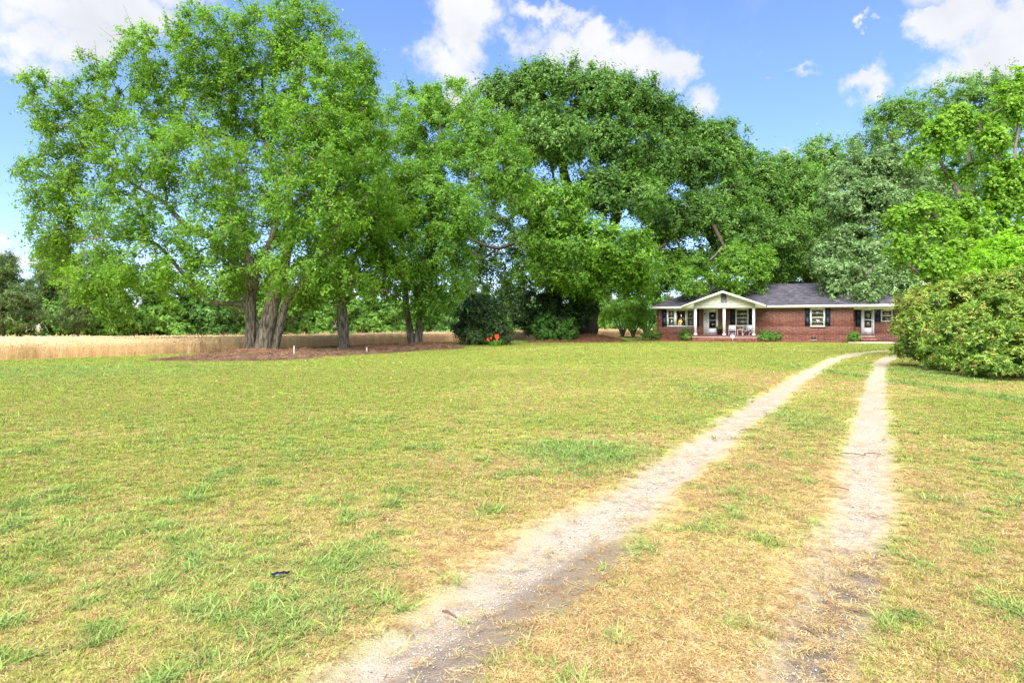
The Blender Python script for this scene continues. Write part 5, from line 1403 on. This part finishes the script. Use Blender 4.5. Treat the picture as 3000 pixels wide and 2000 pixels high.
    while z < zr-.12:
        zt = min(z+.2, zr-.05); half0 = min((pu1-pu0)/2+.05, (zr-.02-z)/sl-.02); half1 = min((pu1-pu0)/2+.05, (zr-.02-zt)/sl-.02)
        a0, a1, b0, b1 = pk-half0, pk+half0, pk-max(half1, .02), pk+max(half1, .02)
        segs = [(a0, a1, b0, b1)]
        if zt > gz0+.02 and z < gz1-.02: segs = [(a0, gr[0], b0, gr[0]), (gr[1], a1, gr[1], b1)]
        for (p, q, r_, s_) in segs:
            if q-p < .05: continue
            m = MB(); y = pv-.02
            V = [(p, y-.018, z), (q, y-.018, z), (s_, y-.002, zt), (r_, y-.002, zt), (p, y+.02, z), (q, y+.02, z), (s_, y+.02, zt), (r_, y+.02, zt)]
            m.add(V, [(0, 1, 2, 3), (0, 4, 5, 1), (3, 2, 6, 7), (1, 5, 6, 2), (0, 3, 7, 4), (5, 4, 7, 6)]); m.build('siding_board', M['trim'], H)
        z = zt; i += 1
    m = MB(); m.box((gr[0], pv-.03, gz0), (gr[1], pv+.01, gz0+.03)); m.box((gr[0], pv-.03, gz1-.03), (gr[1], pv+.01, gz1)); m.box((gr[0], pv-.029, gz0+.03), (gr[0]+.03, pv+.01, gz1-.03)); m.box((gr[1]-.03, pv-.029, gz0+.03), (gr[1], pv+.01, gz1-.03))
    gv = m.build('gable_vent', M['metal'], H)
    for k in range(9):
        zz = gz0+.04+k*(gz1-gz0-.08)/9
        m = MB(); m.add([(gr[0]+.03, pv-.022, zz), (gr[1]-.03, pv-.022, zz), (gr[1]-.03, pv+.012, zz+.06), (gr[0]+.03, pv+.012, zz+.06)], [(0, 1, 2, 3)]); m.build('slat', M['metal'], gv)
    # main roof
    ov = .5; ze = 3.0; zr2 = 5.0; e0, e1 = -ov, UE+ov; vb = 8.5; hv = 4.0
    A_, B_, C_, D_ = (e0, -ov, ze), (e1, -ov, ze), (e1-4.5, hv, zr2), (e0+4.5, hv, zr2); Eb, Fb = (e1, vb, ze), (e0, vb, ze)
    shingle_slope(H, A_, B_, D_, C_, rng); shingle_slope(H, Fb, A_, D_, D_, rng); shingle_slope(H, B_, Eb, C_, C_, rng); shingle_slope(H, Eb, Fb, C_, D_, rng, plain=True)
    # ridge caps
    def caps(p, q, n):
        m = MB(); p = np.array(p); q = np.array(q); d = (q-p)/n; s = np.cross(d, (0, 0, 1)); s /= np.linalg.norm(s)
        for i in range(n):
            a = p+d*i; b_ = p+d*(i+1.1)
            m.add([a-s*.14+(0, 0, -.02), a+(0, 0, .045), a+s*.14+(0, 0, -.02), b_-s*.13+(0, 0, -.035), b_+(0, 0, .03), b_+s*.13+(0, 0, -.035)], [(0, 1, 4, 3), (1, 2, 5, 4)], rng.uniform(.2, .8))
        o = m.build('ridge_caps', M['shingle'], H); o['kind'] = 'stuff'
    caps(D_, C_, 60); caps(A_, D_, 26); caps(B_, C_, 26)
    # fascia and soffit
    m = MB(); m.box((e0, -ov-.025, ze-.18), (2.5, -ov, ze+.004)); m.build('fascia', M['trim'], H)
    m = MB(); m.box((9.1, -ov-.025, ze-.18), (e1, -ov, ze+.004)); m.build('fascia', M['trim'], H)
    m = MB(); m.box((e0-.025, -ov-.025, ze-.18), (e0, vb, ze+.004)); m.build('fascia', M['trim'], H)
    m = MB(); m.box((e1, -ov-.025, ze-.18), (e1+.025, vb, ze+.004)); m.build('fascia', M['trim'], H)
    m = MB(); m.box((e0, -ov, ZC+.005), (e1, RV, ZC+.025)); m.box((e0, RV, ZC+.005), (0, vb, ZC+.025)); m.box((UE, RV, ZC+.005), (e1, vb, ZC+.025)); m.build('soffit', M['trim'], H)
    m = MB(); m.box((0, RV, ZC+.005), (UE, 7.9, ZC+.025)); m.build('ceiling', M['inside'], H)
    # beam over the side porch
    m = MB(); m.box((L1+.02, -.05, ZC-.17), (UE, .1, ZC+.004)); m.build('beam', M['trim'], H)
    # porch roof
    pv2 = -2.3; rb = (zr-ze)/.4444-ov
    shingle_slope(H, (2.46, pv2, zl+.03), (2.46, -.5, zl+.03), (pk, pv2, zr+.03), (pk, rb+.05, zr+.03), rng, name='porch_roof_slope')
    shingle_slope(H, (9.06, -.5, zl+.03), (9.06, pv2, zl+.03), (pk, rb+.05, zr+.03), (pk, pv2, zr+.03), rng, name='porch_roof_slope')
    caps((pk, pv2, zr+.04), (pk, rb, zr+.04), 18)
    for s in (-1, 1):
        m = MB(); x0 = pk+s*3.3; t = .17
        V = [(x0, pv2-.03, zl-t+.02), (x0, pv2-.03, zl+.02), (pk, pv2-.03, zr+.02), (pk, pv2-.03, zr-t+.0)]; V += [(a, b+.035, c) for a, b, c in V]
        m.add(V, [(0, 1, 2, 3), (7, 6, 5, 4), (0, 4, 5, 1), (1, 5, 6, 2), (3, 2, 6, 7), (0, 3, 7, 4)]); m.build('rake_board', M['trim'], H)
        # underside of the overhang and the boxed return at the eave
        m = MB(); V = [(x0, pv2+.005, zl-.03), (pk, pv2+.005, zr-.03), (pk, pv, zr-.03), (x0, pv, zl-.03)]; m.add(V, [(0, 1, 2, 3)]); m.build('rake_soffit', M['trim'], H)
        xi = pu0+.12 if s < 0 else pu1-.12
        m = MB(); zt = zl+sl*abs(xi-x0)-.03
        V = [(x0, pv2+.01, ZC-.01), (xi, pv2+.01, ZC-.01), (xi+s*-.08, pv2+.01, zt), (x0, pv2+.01, zl-.02)]; V += [(a, -.52, c) for a, b, c in V[:1]]+[(xi, pv-.02, ZC-.01), (xi+s*-.08, pv-.02, zt)]+[(x0, -.52, zl-.02)]
        m.add(V, [(0, 1, 2, 3), (0, 4, 5, 1), (0, 3, 7, 4), (1, 5, 6, 2)]); m.build('eave_return', M['trim'], H)
        m = MB(); m.box((min(x0, xi), pv-.02, ZC-.012), (max(x0, xi), -.03, ZC+.0)); m.build('porch_soffit', M['trim'], H)
    # side steps and slab
    su0, su1 = d2[0]-.05, hu(z2(1684, 0)[0], .4); top = d2[2]
    m = MB(); m.box((su0+.01, RV-.30, .08), (d2[1]+.06, RV-.008, top-.11)); m.build('side_step', M['mortar'], H)
    rowlock(H, 'step_bricks', su0, d2[1]+.08, RV-.32, RV-.05, top-.11, top-.005)
    m = MB(); m.box((su0+.01, RV-.75, .08), (su1-.01, RV-.31, top-.28)); m.build('side_step', M['mortar'], H)
    rowlock(H, 'step_bricks', su0, su1, RV-.78, RV-.50, top-.28, top-.17); rowlock(H, 'step_bricks', su0, su1, RV-.77, RV-.75, .09, top-.29)
    m = MB(); m.box((15.0, -1.3, -.05), (UE+.5, RV-.008, .075)); m.build('patio_slab', M['concrete'], H)
    m = MB(); q = L1+.1
    V, F = tube([(hu(z1(1075, 0)[0]), -.10, hz(*z1(1075, 940))), (hu(z1(1075, 0)[0]), -.10, hz(*z1(1075, 925))), (hu(z1(1075, 0)[0]), -.10, hz(*z1(1075, 905)))], [.05, .055, .015], 8); m.add(V, F)
    m.build('wall_lamp', M['black'], H)
    return H

# ------------------------------------------------------------------ small things
def rods(parent, name, paths, r, mat, k=6):
    m = MB()
    for p in paths:
        p = np.asarray(p, float); V, F = tube(p, np.full(len(p), r), k); m.add(V, F)
    return m.build(name, mat, parent)
def build_small():
    fz = .54; rng = np.random.default_rng(9)
    # white patio chair built round its own base, facing local -y
    def chair(loc, rot, label):
        c = empty('patio_chair', loc, label, 'chair', 'white porch chairs', rot)
        w = .27
        m = MB()
        for i in range(6): y = -.24+i*.075; m.box((-w+.02, y, .40), (w-.02, y+.06, .418))
        m.build('seat', M['white'], c)
        m = MB(); V = [(-w+.02, .235, .46), (w-.02, .235, .46), (w-.02, .31, .84), (-w+.02, .31, .84)]; V += [(a, b+.015, z) for a, b, z in V]
        m.add(V, [(0, 1, 2, 3), (7, 6, 5, 4), (0, 4, 5, 1), (1, 5, 6, 2), (3, 2, 6, 7), (0, 3, 7, 4)]); m.build('backrest', M['white'], c)
        for s in (-1, 1):
            rods(c, 'leg', [[(s*w, -.25, 0), (s*w, -.25, .41)]], .013, M['white'])
            rods(c, 'leg', [[(s*w, .28, 0), (s*w, .22, .42), (s*w, .31, .86)]], .013, M['white'])
            rods(c, 'armrest', [[(s*w, -.25, .41), (s*w, -.27, .6), (s*w, -.20, .64), (s*w, .24, .62)]], .014, M['white'])
        rods(c, 'stretcher', [[(-w, -.25, .2), (w, -.25, .2)], [(-w, -.25, .40), (w, -.25, .40)], [(-w, .24, .4), (w, .24, .4)]], .011, M['white'])
        return c
    ua = hu(z1(1540, 0)[0], -.75); ub = hu(z1(1805, 0)[0], -.75); ut = hu(z1(1672, 0)[0], -.8)
    chair(hw(ua, -.75, fz), -HTH+.08, 'white slatted porch chair between the middle column and the side table')
    c = empty('patio_chair', hw(ub-.02, -.75, fz), 'white chair with curved crossed legs next to the corner column', 'chair', 'white porch chairs', -HTH-.5)
    w = .26
    m = MB()
    for i in range(6): y = -.24+i*.075; m.box((-w+.02, y, .40), (w-.02, y+.06, .418))
    m.build('seat', M['white'], c)
    m = MB(); V = [(-w+.02, .235, .46), (w-.02, .235, .46), (w-.02, .31, .86), (-w+.02, .31, .86)]; V += [(a, b+.015, z) for a, b, z in V]
    m.add(V, [(0, 1, 2, 3), (7, 6, 5, 4), (0, 4, 5, 1), (1, 5, 6, 2), (3, 2, 6, 7), (0, 3, 7, 4)]); m.build('backrest', M['white'], c)
    for s in (-1, 1):
        rods(c, 'leg', [smooth_path([(s*w, -.28, 0, 0), (s*w, -.12, .18, 0), (s*w, .02, .24, 0), (s*w, .20, .36, 0), (s*w, .28, .60, 0), (s*w, .32, .86, 0)], 6)[:, :3]], .013, M['white'])
        rods(c, 'leg', [smooth_path([(s*w, .28, 0, 0), (s*w, .14, .18, 0), (s*w, 0, .24, 0), (s*w, -.20, .36, 0), (s*w, -.28, .55, 0), (s*w, -.24, .64, 0)], 6)[:, :3]], .013, M['white'])
        rods(c, 'armrest', [[(s*w, -.26, .64), (s*w, .28, .62)]], .014, M['white'])
    rods(c, 'stretcher', [[(-w, .0, .24), (w, .0, .24)], [(-w, -.25, .40), (w, -.25, .40)]], .011, M['white'])
    t = empty('side_table', hw(ut, -.8, fz), 'small white side table carrying a potted plant', 'table', None, -HTH)
    m = MB(); m.box((-.20, -.20, .46), (.20, .20, .485)); m.build('table_top', M['white'], t)
    for sx in (-1, 1):
        for sy in (-1, 1): rods(t, 'leg', [[(sx*.18, sy*.18, 0), (sx*.18, sy*.18, .46)]], .011, M['white'])
    M['terracotta'] = simple('terracotta', (.42, .16, .07), .85, .15)
    p = empty('flower_pot', hw(ut, -.8, fz+.485), 'little terracotta pot with green plant on the side table', 'plant pot')
    m = MB(); V, F = lathe([(.001, 0), (.065, 0), (.085, .12), (.095, .12), (.095, .15), (.08, .15), (.075, .12), (.001, .12)], 14); m.add(V, F); m.build('pot', M['terracotta'], p, smooth=False)
    m = MB(); C = np.array([[0, 0, .2], [.08, 0, .19], [-.08, .02, .19], [0, -.06, .18]]); leaves(m, C, norm(C-[0, 0, .1]), .12, rng, 6, 6, .045); m.build('foliage', M['leaf_box'], p)
    # tall planter beside the front door
    up = hu(z1(1326, 0)[0], -.7)
    p = empty('planter', hw(up, -.7, fz), 'tall charcoal planter with dark foliage beside the front door', 'planter')
    M['charcoal'] = simple('charcoal_ceramic', (.045, .045, .05), .5, .4)
    m = MB(); V, F = lathe([(.001, 0), (.17, 0), (.24, .52), (.26, .52), (.26, .57), (.22, .57), (.20, .5), (.001, .5)], 20); m.add(V, F); m.build('pot', M['charcoal'], p)
    m = MB(); d = norm(rng.normal(size=(26, 3))); d[:, 2] = np.abs(d[:, 2]); C = d*[.22, .2, .14]+[0, 0, .64]; leaves(m, C, d, .14, rng, 6, 7, .05, cval=np.full(26, -.1)); m.build('foliage', M['leaf_box'], p)
    # wreath
    uw, zw = hu(z1(1205, 0)[0], -.06), hz(*z1(1208, 955), -.06)
    wr = empty('door_wreath', hw(uw, -.06, zw), 'dark wreath with a white bow hanging in the upper door light', 'wreath', None, -HTH)
    m = MB(); a = np.linspace(0, 2*math.pi, 41); V, F = tube(np.c_[.18*np.cos(a), 0*a, .18*np.sin(a)], np.full(41, .03), 6); m.add(V, F)
    C = np.c_[.19*np.cos(a[:40]), 0*a[:40]-.015, .19*np.sin(a[:40])]; leaves(m, C, norm(C+[0, -.12, 0]), .06, rng, 5, 6, .035, cval=np.full(40, -.15)); m.build('ring', M['leaf_dark'], wr)
    m = MB()
    for i, (x, z, s) in enumerate([(-.10, .03, .08), (-.04, -.01, .08), (.03, .0, .09), (.09, .03, .07), (0, .05, .07), (.05, -.05, .06), (-.06, -.05, .06)]):
        V, F = lathe([(.001, -.5), (.6, -.35), (1, 0), (.6, .35), (.001, .5)], 7); V = V*s*.55; m.add(V+[x, -.06, z], F)
    m.build('bow', M['white'], wr); rods(wr, 'hanger', [[(0, -.02, .18), (0, -.02, .42)]], .008, M['black'])
    # lamp behind the picture window
    ul = hu(z1(657, 0)[0], .35); zl0 = hz(*z1(657, 1118), .35)
    lp = empty('table_lamp', hw(ul, .35, zl0), 'lit yellow table lamp glowing inside the picture window', 'lamp')
    my, nt = new_mat('glowing_yellow_lamp'); e = nd(nt, 'ShaderNodeEmission'); e.inputs[0].default_value = (1.0, .48, .04, 1); e.inputs[1].default_value = 1.1; out_n(nt, e.outputs[0])
    myb = simple('yellow_ceramic', (.85, .45, .03), .3, .5)
    m = MB(); V, F = lathe([(.20, .24), (.115, .50), (.11, .50), (.195, .24)], 20); m.add(V, F); m.build('lamp_shade', my, lp)
    m = MB(); V, F = lathe([(.001, -.3), (.09, -.3), (.09, -.02), (.05, .05), (.075, .12), (.06, .2), (.02, .24), (.001, .30)], 16); m.add(V, F); lb = m.build('lamp_base', my, lp)  # base carries the shade's glow as its own colour, not lit by it
    # yard sign
    us, vs = hu(z1(1547, 0)[0], -2.35), -2.35; zc = hz(*z1(1547, 1295), vs)
    sg = empty('yard_sign', hw(us, vs, 0), 'small octagonal lilac and purple yard sign on a white stake by the porch', 'sign', None, -HTH)
    m = MB(); a = (np.arange(8)+.5)/8*2*math.pi; r = .185
    V = np.concatenate([np.c_[r*np.cos(a), 0*a-.012, zc+r*np.sin(a)], np.c_[r*np.cos(a), 0*a+.012, zc+r*np.sin(a)]]); m.add(V, [(0, 1, 2, 3), (4, 5, 6, 7), (0, 3, 4, 7)]+[(i, (i+1) % 8, 8+(i+1) % 8, 8+i) for i in range(8)]+[(11, 10, 9, 8), (15, 14, 13, 12), (15, 12, 11, 8)])
    m.build('panel', simple('pale_lilac_enamel', (.62, .52, .66), .5, .4), sg)
    prp = simple('purple_print', (.16, .13, .34), .5, .3)
    m = MB(); m.box((-.13, -.0155, zc+.045), (.12, -.013, zc+.085)); m.build('band', prp, sg); m = MB(); m.box((-.13, -.0155, zc-.085), (.13, -.013, zc-.03)); m.build('band', prp, sg)
    m = MB(); m.box((-.10, -.0155, zc-.02), (.06, -.013, zc+.035)); m.build('band', simple('lilac_print', (.55, .48, .85), .5, .3), sg)
    m = MB(); m.box((-.022, .013, -.05), (.022, .028, zc+.1)); m.build('stake', M['trim'], sg)
    # survey stakes
    for (px, y0, y1, lb_, tilt) in [(861, 1016, 1043, 'thin white stake standing in the mulch between the many trunked tree and the single trunk', .02), (1075, 1020, 1035, 'shorter white stake in the mulch just past the single trunk', -.03)]:
        Y = FPX*EYE/(y1-HY)*1.0; b = P(px, y1, Y); h = (y1-y0)/FPX*Y
        s = empty('marker_stake', (b[0], b[1], 0), lb_, 'stake', 'white stakes in the mulch')
        m = MB(); V, F = tube([(0, 0, -.05), (tilt*h, 0, h*1.05)], [.022, .022], 6); m.add(V, F); m.build('pole', M['white'], s)
        m = MB(); V, F = lathe([(.001, 0), (.026, 0), (.026, .03), (.001, .035)], 6); m.add(V+[tilt*h, 0, h*1.05], F); m.build('cap', M['white'], s)
    # dry stalks at the field edge
    bs = G(608, 1034)
    s = empty('dead_weed', (bs[0], bs[1], 0), 'dry brown weed stalks standing at the corner of the wheat field', 'weed')
    mw = simple('dry_stalk', (.20, .11, .06), .9, .1)
    ps = []
    for i in range(16):
        x = rng.uniform(-.7, .7); h = rng.uniform(.35, 1.05); l = rng.normal()*.15; ps.append([(x, rng.uniform(-.2, .2), 0), (x+l*.5, 0, h*.5), (x+l, .05, h)])
        ps.append([(x+l*.5, 0, h*.5), (x+l*.5+rng.normal()*.15, 0, h*.75)])
    rods(s, 'stalks', ps, .011, mw, 4)['kind'] = 'stuff'
    # red lilies
    mr = simple('scarlet_petal', (.80, .075, .035), .5, .3); mg = M['leaf_box']
    bl = G(1452, 1014)
    s = empty('lily_clump', (bl[0], bl[1], 0), 'clump of scarlet lilies flowering at the foot of the loose dark shrub', 'flowers')
    m = MB()
    for i in range(70):
        a = rng.uniform(0, 6.28); r = rng.uniform(.02, .28); l = rng.uniform(.3, .55); x, y = r*math.cos(a)*1.6, r*math.sin(a); w = .022
        dx, dy = math.cos(a), math.sin(a)
        V = [(x-dy*w, y+dx*w, 0), (x+dy*w, y-dx*w, 0), (x+dx*l*.3+dy*w, y+dy*l*.3-dx*w, l*.75), (x+dx*l*.3-dy*w, y+dy*l*.3+dx*w, l*.75), (x+dx*l*.75, y+dy*l*.75, l*.7)]
        v = rng.uniform(.5, 1); m.add(V, [(0, 1, 2, 3)], v); m.add(V, [(3, 2, 4)], v)
    m.build('leaves', mg, s)
    for (dx, dz) in [(.02, .62), (.10, .70), (.16, .60), (.08, .52), (.0, .74), (.14, .76), (-.30, .56), (-.52, .50), (-.46, .42), (.08, .42)]:
        st = rods(s, 'stem', [[(dx*.5, 0, 0), (dx, -.05, dz)]], .008, M['leaf_box'], 4)
        m = MB()
        for k in range(6):
            a = k/6*6.28+rng.uniform(-.2, .2); c_, s_ = math.cos(a), math.sin(a); q = .085
            m.add([(dx, -.06, dz), (dx+c_*q*.6-s_*.025, -.12, dz+s_*q*.6+c_*.025), (dx+c_*q, -.13, dz+s_*q), (dx+c_*q*.6+s_*.025, -.12, dz+s_*q*.6-c_*.025)], [(0, 1, 2, 3)])
        m.build('flower', mr, st)
    # twigs and litter on the drive
    mt = simple('bare_twig', (.13, .085, .06), .9, .1)
    for (px, py, L_, a, lb_) in [(2499, 1331, .16, 2.7, 'dark twig lying across the pale eastern wheel rut'), (2556, 1330, .12, 3.1, 'short straw coloured twig beside the dark twig on the eastern rut'), (2458, 1431, .13, 2.5, 'small twig at the ragged edge of the eastern rut'),
                                 (2202, 1260, .16, 3.1, 'brown twig on the pale western rut'), (1316, 1800, .14, 2.45, 'thin stick lying where the western rut turns dark'), (2366, 1850, .16, 2.2, 'dark stick in the muddy end of the eastern rut'), (535, 1034, .8, .3, 'fallen branch at the edge of the wheat')]:
        X, Y = G(px, py); ll = L_*Y/4.5 if Y < 20 else L_
        s = empty('twig', (X, Y, 0.0), lb_, 'twig', None, a)
        rods(s, 'stick', [[(-ll/2, 0, .004), (-ll*.1, ll*.05, .014), (ll*.2, -.01, .010), (ll/2, ll*.03, .006)]], .006*max(1, Y/7), mt, 5)
        rods(s, 'side_shoot', [[(ll*.1, 0, .010), (ll*.28, ll*.12, .008)]], .0035*max(1, Y/7), mt, 4)
    X, Y = G(822, 1695)
    s = empty('plastic_scrap', (X, Y, 0.01), 'scrap of crumpled black plastic in the long grass', 'litter', None, .35)
    m = MB(); n = 7; gx, gy = np.meshgrid(np.linspace(-.05, .05, n), np.linspace(-.012, .012, 4)); gz = .022+.006*rng.normal(size=gx.shape)
    i = np.arange(3)[:, None]*n; j = np.arange(n-1)[None, :]; m.add(np.stack([gx, gy, gz], -1).reshape(-1, 3), np.stack([i+j, i+j+1, i+n+j+1, i+n+j], -1).reshape(-1, 4)); m.build('film', simple('black_plastic', (.01, .011, .02), .3, .5), s)
    # fallen leaves dotted over the lawn
    mb = MB(); n = 420
    y = np.sqrt(rng.uniform(3**2, 40**2, n)); x = rng.uniform(-.85, .85, n)*y
    ok = y < edge_y(x)-1; x, y = x[ok], y[ok]; n = len(x)
    C = np.c_[x, y, terrain(x, y)+.03]; nn = norm(rng.normal(size=(n, 3))*.5+[0, 0, 1]); tg = norm(np.cross(nn, rng.normal(size=(n, 3)))); bb = np.cross(nn, tg); s_ = (.014+.0011*y)[:, None]*rng.uniform(.6, 1.4, (n, 1))
    V = np.stack([C-tg*s_, C+bb*s_*.5, C+tg*s_, C-bb*s_*.5], 1).reshape(-1, 3); mb.add(V, np.arange(n*4).reshape(-1, 4), rng.random(n))
    o = mb.build('fallen_leaves', leaf_mat('fallen_leaf', [(0, (.36, .20, .07)), (.4, (.55, .40, .12)), (1, (.62, .52, .28))], .2)); o['kind'] = 'stuff'

# ------------------------------------------------------------------ assemble
import os
STAGE = os.environ.get('STAGE', 'all')
build_house()
build_trees()
build_shrubs()
build_woodland()
build_beds()
NO_GRASS.append(lambda x, y: (((x-HX0)*HC-(y-HY0)*HS) > -.2) & (((x-HX0)*HS+(y-HY0)*HC) > -.3))
build_grass()
build_wheat()
build_small()
